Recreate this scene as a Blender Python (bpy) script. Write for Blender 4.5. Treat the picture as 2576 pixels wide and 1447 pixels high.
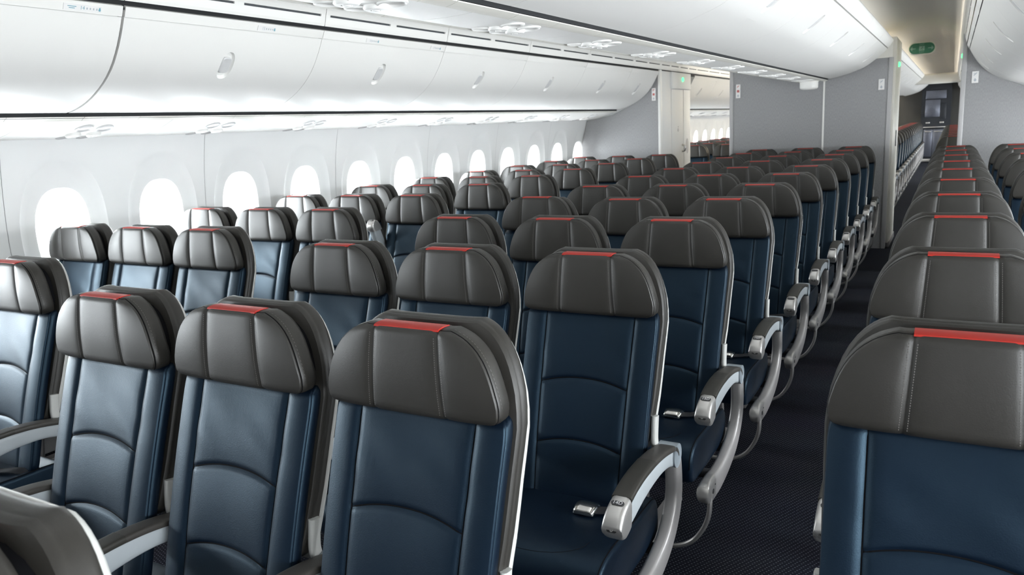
import bpy, bmesh, math, random
from mathutils import Vector, Matrix

random.seed(7)
for o in list(bpy.data.objects):
    bpy.data.objects.remove(o)
SC = bpy.context.scene
COL = SC.collection
PI = math.pi

# ------------------------------------------------------------------ camera
def setup_camera():
    f, yaw, pitch, roll = 1924.3, 0.5229, 0.2025, -0.0526
    cy, sy, cp, sp = math.cos(yaw), math.sin(yaw), math.cos(pitch), math.sin(pitch)
    fwd = Vector((-sy * cp, cy * cp, -sp))
    right = Vector((cy, sy, 0))
    up = right.cross(fwd)
    r = right * math.cos(roll) + up * math.sin(roll)
    u = -right * math.sin(roll) + up * math.cos(roll)
    cd = bpy.data.cameras.new('camera')
    cd.sensor_width = 36.0
    cd.lens = f / 2576.0 * 36.0
    cd.clip_start = 0.02
    cd.clip_end = 200
    cd.dof.use_dof = True
    cd.dof.focus_distance = 2.1
    cd.dof.aperture_fstop = 9.0
    co = bpy.data.objects.new('camera', cd)
    COL.objects.link(co)
    m = Matrix((r, u, -fwd)).transposed().to_4x4()
    m.translation = Vector((1.4, 0.0, 1.527))
    co.matrix_world = m
    SC.camera = co
setup_camera()

# ------------------------------------------------------------------ world, exposure, daylight
SC.view_settings.view_transform = 'Standard'
SC.view_settings.look = 'None'
SC.view_settings.gamma = 1.0
SC.view_settings.use_curve_mapping = False
SC.view_settings.exposure = 1.75
world = bpy.data.worlds.new('sky')
SC.world = world
world.use_nodes = True
wb = world.node_tree.nodes['Background']
wb.inputs[0].default_value = (0.95, 0.98, 1.0, 1)
wb.inputs[1].default_value = 1.5
try:
    SC.cycles.max_bounces = 10
    SC.cycles.diffuse_bounces = 6
    SC.cycles.glossy_bounces = 4
    SC.cycles.transparent_max_bounces = 12
except Exception:
    pass

WIN_PITCH = 0.6096
WIN_Z = 1.10
DAY_W = 8.0          # daylight entering through one window
TILT = math.radians(20)   # sky light comes in from slightly above
COVE_W = 5.0         # per metre of cove light
def area_light(name, loc, rot, sx, sy, power, col, kind='RECTANGLE'):
    ld = bpy.data.lights.new(name, 'AREA')
    ld.shape = kind
    ld.size = sx
    ld.size_y = sy
    ld.energy = power
    ld.color = col
    if name == 'daylight':
        ld.spread = math.radians(168)
    lo = bpy.data.objects.new(name, ld)
    lo.location = loc
    lo.rotation_euler = rot
    COL.objects.link(lo)
    return lo
FRONT_WIN = [2.405 + WIN_PITCH * k for k in range(-6, 11)]
AFT_WIN = [10.75 + WIN_PITCH * k for k in range(0, 24)]
for yy in FRONT_WIN + AFT_WIN:
    aft = yy > 10
    wl = DAY_W * (0.55 if aft else 1.0)
    # daylight outside each window, shining inward
    area_light('daylight', (-2.90, yy, WIN_Z + 0.02), (0, -PI / 2 + TILT, 0), 0.52, 0.30, wl, (0.955, 0.985, 1.0))
    area_light('daylight', (2.90, yy, WIN_Z + 0.02), (0, PI / 2 - TILT, 0), 0.52, 0.30, wl * 1.35, (0.97, 0.985, 1.0))

# ------------------------------------------------------------------ materials
def new_mat(name):
    m = bpy.data.materials.new(name)
    m.use_nodes = True
    nt = m.node_tree
    return m, nt, nt.nodes['Principled BSDF']
def noise_bump(nt, b, scale, strength, dist=0.002, detail=3):
    tc = nt.nodes.new('ShaderNodeTexCoord')
    n = nt.nodes.new('ShaderNodeTexNoise')
    n.inputs['Scale'].default_value = scale
    n.inputs['Detail'].default_value = detail
    bp = nt.nodes.new('ShaderNodeBump')
    bp.inputs['Strength'].default_value = strength
    bp.inputs['Distance'].default_value = dist
    nt.links.new(tc.outputs['Object'], n.inputs['Vector'])
    nt.links.new(n.outputs['Fac'], bp.inputs['Height'])
    nt.links.new(bp.outputs['Normal'], b.inputs['Normal'])
    return tc, n
def simple(name, col, rough=0.5, metal=0.0, spec=0.5, bump=None, var=0.0, coat=0.0, tint=None):
    m, nt, b = new_mat(name)
    b.inputs['Base Color'].default_value = (*col, 1)
    b.inputs['Roughness'].default_value = rough
    b.inputs['Metallic'].default_value = metal
    b.inputs['Specular IOR Level'].default_value = spec
    if tint:
        b.inputs['Specular Tint'].default_value = (*tint, 1)
    if coat:
        b.inputs['Coat Weight'].default_value = coat
        b.inputs['Coat Roughness'].default_value = 0.25
    if bump:
        tc, n = noise_bump(nt, b, *bump)
    if var:
        tc = nt.nodes.new('ShaderNodeTexCoord')
        n2 = nt.nodes.new('ShaderNodeTexNoise')
        n2.inputs['Scale'].default_value = 9.0
        n2.inputs['Detail'].default_value = 4
        mx = nt.nodes.new('ShaderNodeMix')
        mx.data_type = 'RGBA'
        mx.inputs['A'].default_value = (*[c * (1 - var) for c in col], 1)
        mx.inputs['B'].default_value = (*[min(1, c * (1 + var)) for c in col], 1)
        nt.links.new(tc.outputs['Object'], n2.inputs['Vector'])
        nt.links.new(n2.outputs['Fac'], mx.inputs['Factor'])
        nt.links.new(mx.outputs['Result'], b.inputs['Base Color'])
    return m
M = {}
M['white'] = simple('white_plastic', (0.83, 0.82, 0.795), 0.38, bump=(700, 0.03, 0.001))
M['wall'] = simple('sidewall_plastic', (0.76, 0.765, 0.76), 0.5, bump=(900, 0.05, 0.001))
M['handle'] = simple('handle_plastic', (0.62, 0.62, 0.62), 0.35)
M['cream'] = simple('cream_plastic', (0.78, 0.76, 0.70), 0.4)
M['ceil'] = simple('ceiling_plastic', (0.66, 0.64, 0.59), 0.45)
M['dark'] = simple('dark_gap', (0.01, 0.011, 0.013), 0.7)
M['slot'] = simple('vent_slot_grille', (0.03, 0.035, 0.042), 0.5)
M['grey_leather'] = simple('grey_leather', (0.0225, 0.0203, 0.0170), 0.47, spec=0.60, bump=(420, 0.16, 0.0012), var=0.10)
M['navy'] = simple('navy_leather', (0.0019, 0.0053, 0.0135), 0.45, spec=0.46, tint=(0.48, 0.77, 1.0), bump=(380, 0.2, 0.0014), var=0.16)
M['red'] = simple('red_leather', (0.46, 0.026, 0.017), 0.5, spec=0.3, bump=(420, 0.12, 0.001))
M['stitch'] = simple('stitch_thread', (0.16, 0.15, 0.14), 0.7)
M['piping'] = simple('dark_piping', (0.004, 0.004, 0.005), 0.8, spec=0.1)
M['shell'] = simple('seat_shell_plastic', (0.52, 0.52, 0.50), 0.38)
M['arm'] = simple('pale_grey_plastic', (0.36, 0.39, 0.41), 0.38)
M['hinge'] = simple('hinge_grey', (0.21, 0.24, 0.265), 0.4)
M['armpad'] = simple('armrest_pad', (0.042, 0.038, 0.034), 0.5, bump=(500, 0.1, 0.001))
M['armpad2'] = simple('armrest_pad_insert', (0.028, 0.026, 0.022), 0.5, bump=(500, 0.1, 0.001))
M['alu'] = simple('brushed_aluminium', (0.56, 0.545, 0.53), 0.34, 0.75)
M['alu2'] = simple('painted_silver', (0.40, 0.385, 0.38), 0.38, 0.35)
M['chrome'] = simple('buckle_steel', (0.72, 0.70, 0.67), 0.16, 1.0)
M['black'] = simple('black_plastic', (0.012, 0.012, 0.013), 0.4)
M['print'] = simple('white_print', (0.8, 0.8, 0.8), 0.6)
M['plate'] = simple('dark_plate', (0.03, 0.03, 0.033), 0.4)
M['blueprint'] = simple('blue_print', (0.16, 0.36, 0.44), 0.6)
M['greyprint'] = simple('grey_print', (0.42, 0.46, 0.50), 0.6)
M['redprint'] = simple('red_print', (0.55, 0.16, 0.15), 0.6)
M['placard'] = simple('placard_white', (0.80, 0.79, 0.78), 0.5)
M['lens'] = simple('lamp_lens', (0.72, 0.73, 0.72), 0.12, coat=0.5)
M['green_sign'] = simple('exit_green', (0.012, 0.105, 0.062), 0.3)
M['signprint'] = simple('sign_print', (0.16, 0.25, 0.22), 0.5)
M['trimgrey'] = simple('trim_grey', (0.46, 0.455, 0.46), 0.4)
M['steel'] = simple('galley_steel', (0.17, 0.18, 0.22), 0.35, 0.6)
M['galley_dark'] = simple('galley_dark', (0.022, 0.025, 0.032), 0.45)
M['belt'] = simple('belt_webbing', (0.012, 0.013, 0.017), 0.8)

def mat_bulkhead():
    m, nt, b = new_mat('bulkhead_laminate')
    tc = nt.nodes.new('ShaderNodeTexCoord')
    mp = nt.nodes.new('ShaderNodeMapping')
    mp.inputs['Scale'].default_value = (260, 260, 40)
    n = nt.nodes.new('ShaderNodeTexNoise')
    n.inputs['Scale'].default_value = 1.0
    n.inputs['Detail'].default_value = 2
    cr = nt.nodes.new('ShaderNodeValToRGB')
    cr.color_ramp.elements[0].position = 0.3
    cr.color_ramp.elements[0].color = (0.265, 0.265, 0.27, 1)
    cr.color_ramp.elements[1].position = 0.7
    cr.color_ramp.elements[1].color = (0.35, 0.35, 0.355, 1)
    nt.links.new(tc.outputs['Object'], mp.inputs['Vector'])
    nt.links.new(mp.outputs['Vector'], n.inputs['Vector'])
    nt.links.new(n.outputs['Fac'], cr.inputs['Fac'])
    nt.links.new(cr.outputs['Color'], b.inputs['Base Color'])
    b.inputs['Roughness'].default_value = 0.3
    return m
M['bulk'] = mat_bulkhead()

def mat_carpet():
    m, nt, b = new_mat('navy_carpet')
    tc = nt.nodes.new('ShaderNodeTexCoord')
    mp = nt.nodes.new('ShaderNodeMapping')
    mp.inputs['Rotation'].default_value = (0, 0, 0.35)
    mp.inputs['Scale'].default_value = (1.0, 1.35, 1.0)
    v = nt.nodes.new('ShaderNodeTexVoronoi')
    v.voronoi_dimensions = '2D'
    v.inputs['Scale'].default_value = 64
    v.inputs['Randomness'].default_value = 0.12
    cr = nt.nodes.new('ShaderNodeValToRGB')
    cr.color_ramp.elements[0].position = 0.12
    cr.color_ramp.elements[0].color = (0.13, 0.14, 0.165, 1)
    cr.color_ramp.elements[1].position = 0.22
    cr.color_ramp.elements[1].color = (0.0075, 0.0085, 0.016, 1)
    n = nt.nodes.new('ShaderNodeTexNoise')
    n.inputs['Scale'].default_value = 3
    n.inputs['Detail'].default_value = 5
    mx = nt.nodes.new('ShaderNodeMix')
    mx.data_type = 'RGBA'
    mx.blend_type = 'MULTIPLY'
    mx.inputs['Factor'].default_value = 0.35
    nt.links.new(tc.outputs['Object'], mp.inputs['Vector'])
    nt.links.new(mp.outputs['Vector'], v.inputs['Vector'])
    nt.links.new(tc.outputs['Object'], n.inputs['Vector'])
    nt.links.new(v.outputs['Distance'], cr.inputs['Fac'])
    nt.links.new(cr.outputs['Color'], mx.inputs['A'])
    nt.links.new(n.outputs['Color'], mx.inputs['B'])
    nt.links.new(mx.outputs['Result'], b.inputs['Base Color'])
    b.inputs['Roughness'].default_value = 0.95
    b.inputs['Specular IOR Level'].default_value = 0.15
    n3 = nt.nodes.new('ShaderNodeTexNoise')
    n3.inputs['Scale'].default_value = 500
    bp = nt.nodes.new('ShaderNodeBump')
    bp.inputs['Strength'].default_value = 0.4
    bp.inputs['Distance'].default_value = 0.003
    nt.links.new(tc.outputs['Object'], n3.inputs['Vector'])
    nt.links.new(n3.outputs['Fac'], bp.inputs['Height'])
    nt.links.new(bp.outputs['Normal'], b.inputs['Normal'])
    return m
M['carpet'] = mat_carpet()
M['darkwall'] = simple('dark_partition', (0.055, 0.053, 0.049), 0.4)

def mat_glass():
    m, nt, b = new_mat('window_glass')
    out = nt.nodes['Material Output']
    tr = nt.nodes.new('ShaderNodeBsdfTransparent')
    tr.inputs[0].default_value = (0.97, 0.99, 1, 1)
    gl = nt.nodes.new('ShaderNodeBsdfGlossy')
    gl.inputs['Roughness'].default_value = 0.02
    mx = nt.nodes.new('ShaderNodeMixShader')
    mx.inputs[0].default_value = 0.06
    nt.links.new(tr.outputs[0], mx.inputs[1])
    nt.links.new(gl.outputs[0], mx.inputs[2])
    nt.links.new(mx.outputs[0], out.inputs[0])
    return m
M['glass'] = mat_glass()
def mat_emit(name, col, s):
    m, nt, b = new_mat(name)
    b.inputs['Base Color'].default_value = (*col, 1)
    b.inputs['Emission Color'].default_value = (*col, 1)
    b.inputs['Emission Strength'].default_value = s
    return m
M['green_led'] = mat_emit('green_indicator', (0.08, 0.85, 0.22), 0.9)
M['lit'] = mat_emit('lamp_strip', (1.0, 0.93, 0.80), 2.0)

# ------------------------------------------------------------------ mesh helpers
def mesh_from(name, verts, faces, mat=None, smooth=True, angle=40):
    me = bpy.data.meshes.new(name)
    me.from_pydata([tuple(v) for v in verts], [], faces)
    me.validate()
    bm = bmesh.new()
    bm.from_mesh(me)
    bmesh.ops.recalc_face_normals(bm, faces=bm.faces)
    bm.to_mesh(me)
    bm.free()
    if smooth:
        me.shade_smooth()
        me.set_sharp_from_angle(angle=math.radians(angle))
    if mat:
        me.materials.append(M[mat])
    return me
def obj(name, me, parent=None, loc=None, rot=None):
    o = bpy.data.objects.new(name, me)
    COL.objects.link(o)
    if parent:
        o.parent = parent
    if loc:
        o.location = loc
    if rot:
        o.rotation_euler = rot
    return o
def empty(name, loc=(0, 0, 0)):
    o = bpy.data.objects.new(name, None)
    o.empty_display_size = 0.1
    o.location = loc
    COL.objects.link(o)
    return o
def tag(o, label, cat, group=None):
    o['label'] = label
    o['category'] = cat
    if group:
        o['group'] = group
    return o
def struct(o, label=None):
    o['kind'] = 'structure'
    if label:
        o['label'] = label
    return o
class MB:
    """collects shapes into one mesh"""
    def __init__(s):
        s.v = []
        s.f = []
    def add(s, verts, faces):
        b = len(s.v)
        s.v += [tuple(v) for v in verts]
        s.f += [tuple(i + b for i in f) for f in faces]
        return s
    def box(s, x0, x1, y0, y1, z0, z1):
        v = [(x, y, z) for x in (x0, x1) for y in (y0, y1) for z in (z0, z1)]
        return s.add(v, [(0, 1, 3, 2), (4, 6, 7, 5), (0, 4, 5, 1), (2, 3, 7, 6), (0, 2, 6, 4), (1, 5, 7, 3)])
    def rbox(s, x0, x1, y0, y1, z0, z1, r, seg=3):
        bm = bmesh.new()
        bmesh.ops.create_cube(bm, size=1)
        for v in bm.verts:
            v.co = Vector(((x0 + x1) / 2 + v.co.x * (x1 - x0), (y0 + y1) / 2 + v.co.y * (y1 - y0), (z0 + z1) / 2 + v.co.z * (z1 - z0)))
        bmesh.ops.bevel(bm, geom=bm.edges[:], offset=r, segments=seg, affect='EDGES', profile=0.5)
        bm.verts.index_update()
        v = [tuple(q.co) for q in bm.verts]
        f = [tuple(q.index for q in fc.verts) for fc in bm.faces]
        bm.free()
        return s.add(v, f)
    def grid(s, rows, close=False):
        n = len(rows[0])
        v = [p for r in rows for p in r]
        f = []
        for j in range(len(rows) - 1):
            for i in range(n if close else n - 1):
                a = j * n + i
                b = j * n + (i + 1) % n
                f.append((a, b, b + n, a + n))
        return s.add(v, f)
    def loft(s, rings, cap=True):
        n = len(rings[0])
        b = len(s.v)
        s.grid(rings, True)
        if cap:
            s.f.append(tuple(b + i for i in range(n))[::-1])
            s.f.append(tuple(b + (len(rings) - 1) * n + i for i in range(n)))
        return s
    def tube(s, pts, r, n=8):
        pts = [Vector(p) for p in pts]
        rings = []
        ref = Vector((0, 0, 1))
        prev = None
        for i, p in enumerate(pts):
            t = (pts[min(i + 1, len(pts) - 1)] - pts[max(i - 1, 0)]).normalized()
            if prev is None:
                a = t.cross(ref)
                if a.length < 1e-3:
                    a = t.cross(Vector((1, 0, 0)))
                a.normalize()
            else:
                a = (prev - t * prev.dot(t)).normalized()
            prev = a
            b = t.cross(a)
            rr = r[i] if isinstance(r, (list, tuple)) else r
            rings.append([p + (a * math.cos(k * 2 * PI / n) + b * math.sin(k * 2 * PI / n)) * rr for k in range(n)])
        return s.loft(rings)
    def prism(s, prof, a0, a1, axis='y'):
        """closed 2D profile extruded; axis y: prof=(x,z); axis x: prof=(y,z); axis z: prof=(x,y)"""
        def P(p, a):
            return {'y': (p[0], a, p[1]), 'x': (a, p[0], p[1]), 'z': (p[0], p[1], a)}[axis]
        return s.loft([[P(p, a0) for p in prof], [P(p, a1) for p in prof]])
    def mesh(s, name, mat=None, **k):
        return mesh_from(name, s.v, s.f, mat, **k)
def interp(tab, t):
    """smooth (monotone cubic) interpolation of a table [(t, v)...]"""
    n = len(tab)
    if t <= tab[0][0]:
        return tab[0][1]
    if t >= tab[-1][0]:
        return tab[-1][1]
    d = [(tab[i + 1][1] - tab[i][1]) / (tab[i + 1][0] - tab[i][0]) for i in range(n - 1)]
    m = [d[0]] + [0.0 if d[i - 1] * d[i] <= 0 else 2 * d[i - 1] * d[i] / (d[i - 1] + d[i]) for i in range(1, n - 1)] + [d[-1]]
    for i in range(n - 1):
        if t <= tab[i + 1][0]:
            h = tab[i + 1][0] - tab[i][0]
            u = (t - tab[i][0]) / h
            return ((2 * u ** 3 - 3 * u * u + 1) * tab[i][1] + (u ** 3 - 2 * u * u + u) * h * m[i]
                    + (-2 * u ** 3 + 3 * u * u) * tab[i + 1][1] + (u ** 3 - u * u) * h * m[i + 1])
def smooth_path(pts, per=6):
    out = []
    P = [Vector(p) for p in pts]
    for i in range(len(P) - 1):
        p0, p1, p2, p3 = P[max(i - 1, 0)], P[i], P[i + 1], P[min(i + 2, len(P) - 1)]
        for k in range(per):
            t = k / per
            out.append(0.5 * ((2 * p1) + (p2 - p0) * t + (2 * p0 - 5 * p1 + 4 * p2 - p3) * t * t + (3 * p1 - p0 - 3 * p2 + p3) * t ** 3))
    out.append(P[-1])
    return out
def text_mesh(txt, size, mat, depth=0.0):
    cu = bpy.data.curves.new('lettering', 'FONT')
    cu.body = txt
    cu.size = size
    cu.align_x = 'CENTER'
    cu.align_y = 'CENTER'
    cu.resolution_u = 3
    o = bpy.data.objects.new('lettering_tmp', cu)
    COL.objects.link(o)
    dg = bpy.context.evaluated_depsgraph_get()
    me = bpy.data.meshes.new_from_object(o.evaluated_get(dg))
    bpy.data.objects.remove(o)
    bpy.data.curves.remove(cu)
    me.materials.clear()
    me.materials.append(M[mat])
    return me
def oval(a, hw, hh, e=2.5):
    c, s = math.cos(a), math.sin(a)
    return (math.copysign(abs(c) ** (2 / e), c) * hw, math.copysign(abs(s) ** (2 / e), s) * hh)
def holed_patch(mb, rect, ctr, rings, surf, K=48, nr=4):
    """rect (u0,u1,v0,v1) with rings [(hw,hh,depth,exp)...]; surf(u,v,d)->xyz"""
    u0, u1, v0, v1 = rect
    cu, cv = ctr
    pts = []
    for k in range(K):                       # points round the rectangle, equal angles
        a = 2 * PI * (k + 0.5) / K
        c, s = math.cos(a), math.sin(a)
        tu = ((u1 - cu) / c if c > 0 else (u0 - cu) / c) if abs(c) > 1e-9 else 1e9
        tv = ((v1 - cv) / s if s > 0 else (v0 - cv) / s) if abs(s) > 1e-9 else 1e9
        t = min(tu, tv)
        pts.append((cu + c * t, cv + s * t, a))
    # snap the nearest ring points to the exact corners
    for cx, cyy in ((u0, v0), (u1, v0), (u0, v1), (u1, v1)):
        i = min(range(K), key=lambda q: (pts[q][0] - cx) ** 2 + (pts[q][1] - cyy) ** 2)
        pts[i] = (cx, cyy, pts[i][2])
    rows = []
    hw, hh, d, e = rings[0]
    o0 = [(cu + oval(p[2], hw, hh, e)[0], cv + oval(p[2], hw, hh, e)[1]) for p in pts]
    for j in range(nr):
        t = j / nr
        rows.append([surf(p[0] * (1 - t) + q[0] * t, p[1] * (1 - t) + q[1] * t, 0) for p, q in zip(pts, o0)])
    for hw, hh, d, e in rings:
        rows.append([surf(cu + oval(p[2], hw, hh, e)[0], cv + oval(p[2], hw, hh, e)[1], d) for p in pts])
    mb.grid(rows, True)
    return rows

# ------------------------------------------------------------------ the setting: floor
Y0, Y1, YB, YA, YE = -1.45, 9.2, 9.5, 10.46, 25.4
fl = MB().box(-2.75, 2.75, Y0 - 0.2, YE + 0.6, -0.06, 0.0)
struct(obj('floor', fl.mesh('floor', 'carpet', smooth=False)))

# ------------------------------------------------------------------ sidewalls with windows
WALLX = [(0.0, 2.62), (0.3, 2.69), (0.6, 2.735), (0.9, 2.752), (1.1, 2.752), (1.3, 2.735), (1.5, 2.70), (1.62, 2.668), (1.75, 2.62)]
def wallx(z):
    return interp(WALLX, z)
ZP0, ZP1 = 0.42, 1.625
def wall_panel_mesh(side):
    mb = MB()
    for wi in (-0.5, 0.5):
        cy = wi * WIN_PITCH
        g = 0.0014
        y0 = -WIN_PITCH + g if wi < 0 else 0
        y1 = 0 if wi < 0 else WIN_PITCH - g
        def surf(u, v, d):
            return (side * (wallx(v) + d), u, v)
        rings = [(0.242, 0.396, 0.0, 2.3), (0.234, 0.387, 0.005, 2.3), (0.205, 0.335, 0.013, 2.35), (0.168, 0.270, 0.020, 2.4),
                 (0.152, 0.250, 0.024, 2.5), (0.145, 0.242, 0.032, 2.5), (0.139, 0.236, 0.045, 2.6), (0.136, 0.233, 0.085, 2.6)]
        holed_patch(mb, (y0, y1, ZP0, ZP1), (cy, WIN_Z), rings, surf, K=80, nr=6)
    return mb.mesh('wall_panel', 'wall', angle=28)
def lower_panel_mesh(side):
    mb = MB()
    rows = [[(side * (wallx(z) + 0.002), y, z) for y in (-WIN_PITCH + 0.002, WIN_PITCH - 0.002)] for z in (0.0, 0.1, 0.2, 0.3, 0.42)]
    mb.grid(rows)
    return mb.mesh('lower_wall_panel', 'trimgrey')
PANE = MB()
PANE.loft([[(d, *oval(2 * PI * k / 40, 0.15, 0.24, 2.6)) for k in range(40)] for d in (-0.003, 0.003)])
PANE_ME = PANE.mesh('pane', 'glass', angle=30)
fr = MB()
fr.grid([[(d, *oval(2 * PI * k / 48, hw, hw + 0.097, 2.6)) for k in range(48)] for d, hw in ((-0.012, 0.1365), (-0.013, 0.134), (-0.011, 0.132), (0.0, 0.1305), (0.010, 0.130))], True)
FRAME_ME = fr.mesh('window_frame', 'wall')
wn = 0
for side, nm in ((-1, 'left'), (1, 'right')):
    W = empty('wall_' + nm)
    struct(W, 'pale grey curved cabin sidewall with oval windows')
    pm, lm = wall_panel_mesh(side), lower_panel_mesh(side)
    # dark joint behind the panel seams
    mb = MB()
    mb.grid([[(side * (wallx(z) + 0.010), y, z) for y in (Y0, YE)] for z in (0.0, 0.3, 0.43)])
    jb = MB()
    first = 2.405 - 0.5 * WIN_PITCH
    starts = [first + 2 * WIN_PITCH * k for k in range(-3, 6)] + [10.75 - 0.5 * WIN_PITCH + 2 * WIN_PITCH * k for k in range(12)]
    for sy in starts:
        if sy < Y0 - 0.3 or sy > YE:
            continue
        obj('wall_panel', pm, W, (0, sy + WIN_PITCH, 0))
        obj('lower_wall_panel', lm, W, (0, sy + WIN_PITCH, 0))
        jb.grid([[(side * (wallx(z) + 0.005), y, z) for y in (sy - 0.055, sy + 0.055)] for z in [0.42 + 0.0403 * q for q in range(31)]])
    mb.grid([[(side * (wallx(z) + 0.001), y, z) for y in (9.2, 10.44)] for z in (0, 0.4, 0.8, 1.2, 1.62)])
    obj('wall_backing', mb.mesh('wall_backing', 'wall'), W)
    jo = obj('panel_joint', jb.mesh('panel_joint', 'trimgrey'), W)
    jo['kind'] = 'structure'
    for yy in FRONT_WIN + AFT_WIN:
        wn += 1
        w = empty('window_%d' % wn, (side * (wallx(WIN_Z) + 0.068), yy, WIN_Z))
        struct(w)
        w['label'] = 'bright oval cabin window in the sidewall'
        obj('pane', PANE_ME, w, (side * 0.012, 0, 0))
        obj('window_frame', FRAME_ME, w, None, (0, 0, 0 if side > 0 else PI))

# ------------------------------------------------------------------ overhead profiles
# outboard bins; x measured from the cabin centre, door from top to bottom
SIDE_DOOR = [(1.700, 2.130), (1.722, 2.085), (1.745, 2.040), (1.772, 1.993), (1.805, 1.945), (1.842, 1.900), (1.885, 1.860), (1.93, 1.826), (1.98, 1.796), (2.03, 1.771), (2.08, 1.751), (2.13, 1.735), (2.18, 1.723), (2.235, 1.714)]
SIDE_PSU = [(2.289, 1.681), (2.36, 1.655), (2.44, 1.632), (2.52, 1.616), (2.60, 1.608), (2.668, 1.606)]
CTR_DOOR = [(0.752, 2.180), (0.715, 2.145), (0.672, 2.108), (0.625, 2.070), (0.575, 2.034), (0.52, 2.000), (0.46, 1.978), (0.40, 1.957), (0.34, 1.940), (0.28, 1.926), (0.22, 1.914), (0.178, 1.907)]
def offset_prof(prof, d):
    out = []
    for i, p in enumerate(prof):
        a, b = prof[max(i - 1, 0)], prof[min(i + 1, len(prof) - 1)]
        tx, tz = b[0] - a[0], b[1] - a[1]
        l = math.hypot(tx, tz)
        out.append((p[0] - tz / l * d, p[1] + tx / l * d))
    return out
def prof_at(prof, u):
    """point and tangent at arc length fraction u"""
    L = [0]
    for i in range(len(prof) - 1):
        L.append(L[-1] + math.hypot(prof[i + 1][0] - prof[i][0], prof[i + 1][1] - prof[i][1]))
    s = u * L[-1]
    for i in range(len(prof) - 1):
        if s <= L[i + 1] + 1e-9:
            t = (s - L[i]) / (L[i + 1] - L[i])
            a, b = prof[i], prof[i + 1]
            l = L[i + 1] - L[i]
            return ((a[0] + (b[0] - a[0]) * t, a[1] + (b[1] - a[1]) * t), ((b[0] - a[0]) / l, (b[1] - a[1]) / l), L[-1])
def spline_prof(prof):
    P = smooth_path([(p[0], 0, p[1]) for p in prof], 4)
    return [(p.x, p.z) for p in P]

def bin_meshes(prof, flip, inward, length, hu, rail):
    """door (with recessed handle), handle paddle, body for a bin of this length.
    flip=-1 mirrors x. inward=+1/-1: which way along the profile normal the inside lies."""
    sp = spline_prof(prof)
    Ltot = prof_at(sp, 0)[2]
    h = length / 2 - 0.0016
    def surf(u, v, d):
        u = min(max(u, 0), Ltot)
        (x, z), (tx, tz), _ = prof_at(sp, u / Ltot)
        nx, nz = -tz * inward, tx * inward
        return (flip * (x + nx * d), v, z + nz * d)
    mb = MB()
    r0 = 0.045 if rail else 0.0                     # the narrow top rail strip carries the row label
    uc = r0 + (Ltot - r0) * hu
    a0, a1, b0, b1 = uc - 0.13, uc + 0.13, -0.085, 0.085
    nu = 9
    def strip(u0, u1, v0, v1, n, m):
        mb.grid([[surf(u0 + (u1 - u0) * i / n, v0 + (v1 - v0) * j / m, 0) for j in range(m + 1)] for i in range(n + 1)])
    strip(r0 + 0.003, Ltot, -h, b0, 16, 4)
    strip(r0 + 0.003, Ltot, b1, h, 16, 4)
    strip(r0 + 0.003, a0, b0, b1, 3, 4)
    strip(a1, Ltot, b0, b1, 8, 4)
    rings = [(0.080, 0.040, 0, 2.6), (0.0785, 0.0385, 0.004, 2.6), (0.071, 0.032, 0.014, 2.6), (0.045, 0.016, 0.018, 2.4), (0.003, 0.002, 0.019, 2.0)]
    holed_patch(mb, (a0, a1, b0, b1), (uc, 0), rings, surf, K=40, nr=3)
    # returned edges
    for v0 in (-h, h):
        mb.grid([[surf(r0 + 0.003 + (Ltot - r0) * i / 16, v0, d) for d in (0, 0.006, 0.02)] for i in range(17)])
    mb.grid([[surf(Ltot, -h + 2 * h * j / 4, d) for d in (0, 0.02)] for j in range(5)])
    door = mb.mesh('door', 'white', angle=35)
    hb = MB()                                        # paddle in the middle of the recess
    rr = []
    for k, (s, d) in enumerate(((1.0, 0.016), (1.0, 0.006), (0.9, 0.003), (0.4, 0.006))):
        rr.append([surf(uc + oval(2 * PI * q / 24, 0.046 * s, 0.030 * s, 4)[0], oval(2 * PI * q / 24, 0.046 * s, 0.030 * s, 4)[1], d) for q in range(24)])
    hb.loft(rr)
    paddle = hb.mesh('handle', 'handle')
    railm = None
    if rail:
        rb = MB()
        rb.grid([[surf(r0 * i / 3, v, d) for i in range(4)] for v, d in ((-h, 0.015), (-h, -0.002), (-h + 0.006, -0.004), (h - 0.006, -0.004), (h, -0.002), (h, 0.015))])
        rb.grid([[surf(0, v, d) for d in (-0.004, 0.02)] for v in (-h, h)])
        railm = rb.mesh('top_rail', 'white')
    return door, paddle, railm, surf, Ltot

BINS_L = [2.2 + 1.2192 * k for k in range(-3, 6)]      # left ends of the front bins
FRONT_END = 9.19
def side_body(flip, length, dx):
    prof = offset_prof(SIDE_DOOR, -0.012) if False else [(p[0] + 0.016, p[1] + 0.012) for p in SIDE_DOOR]
    poly = prof + [(2.30, 1.74), (2.66, 1.66), (2.66, 2.22), (1.74, 2.22)]
    poly = [(flip * p[0], p[1]) for p in poly]
    return MB().prism(poly, -length / 2 + 0.008, length / 2 - 0.008).mesh('body', 'white', smooth=False)

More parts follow.
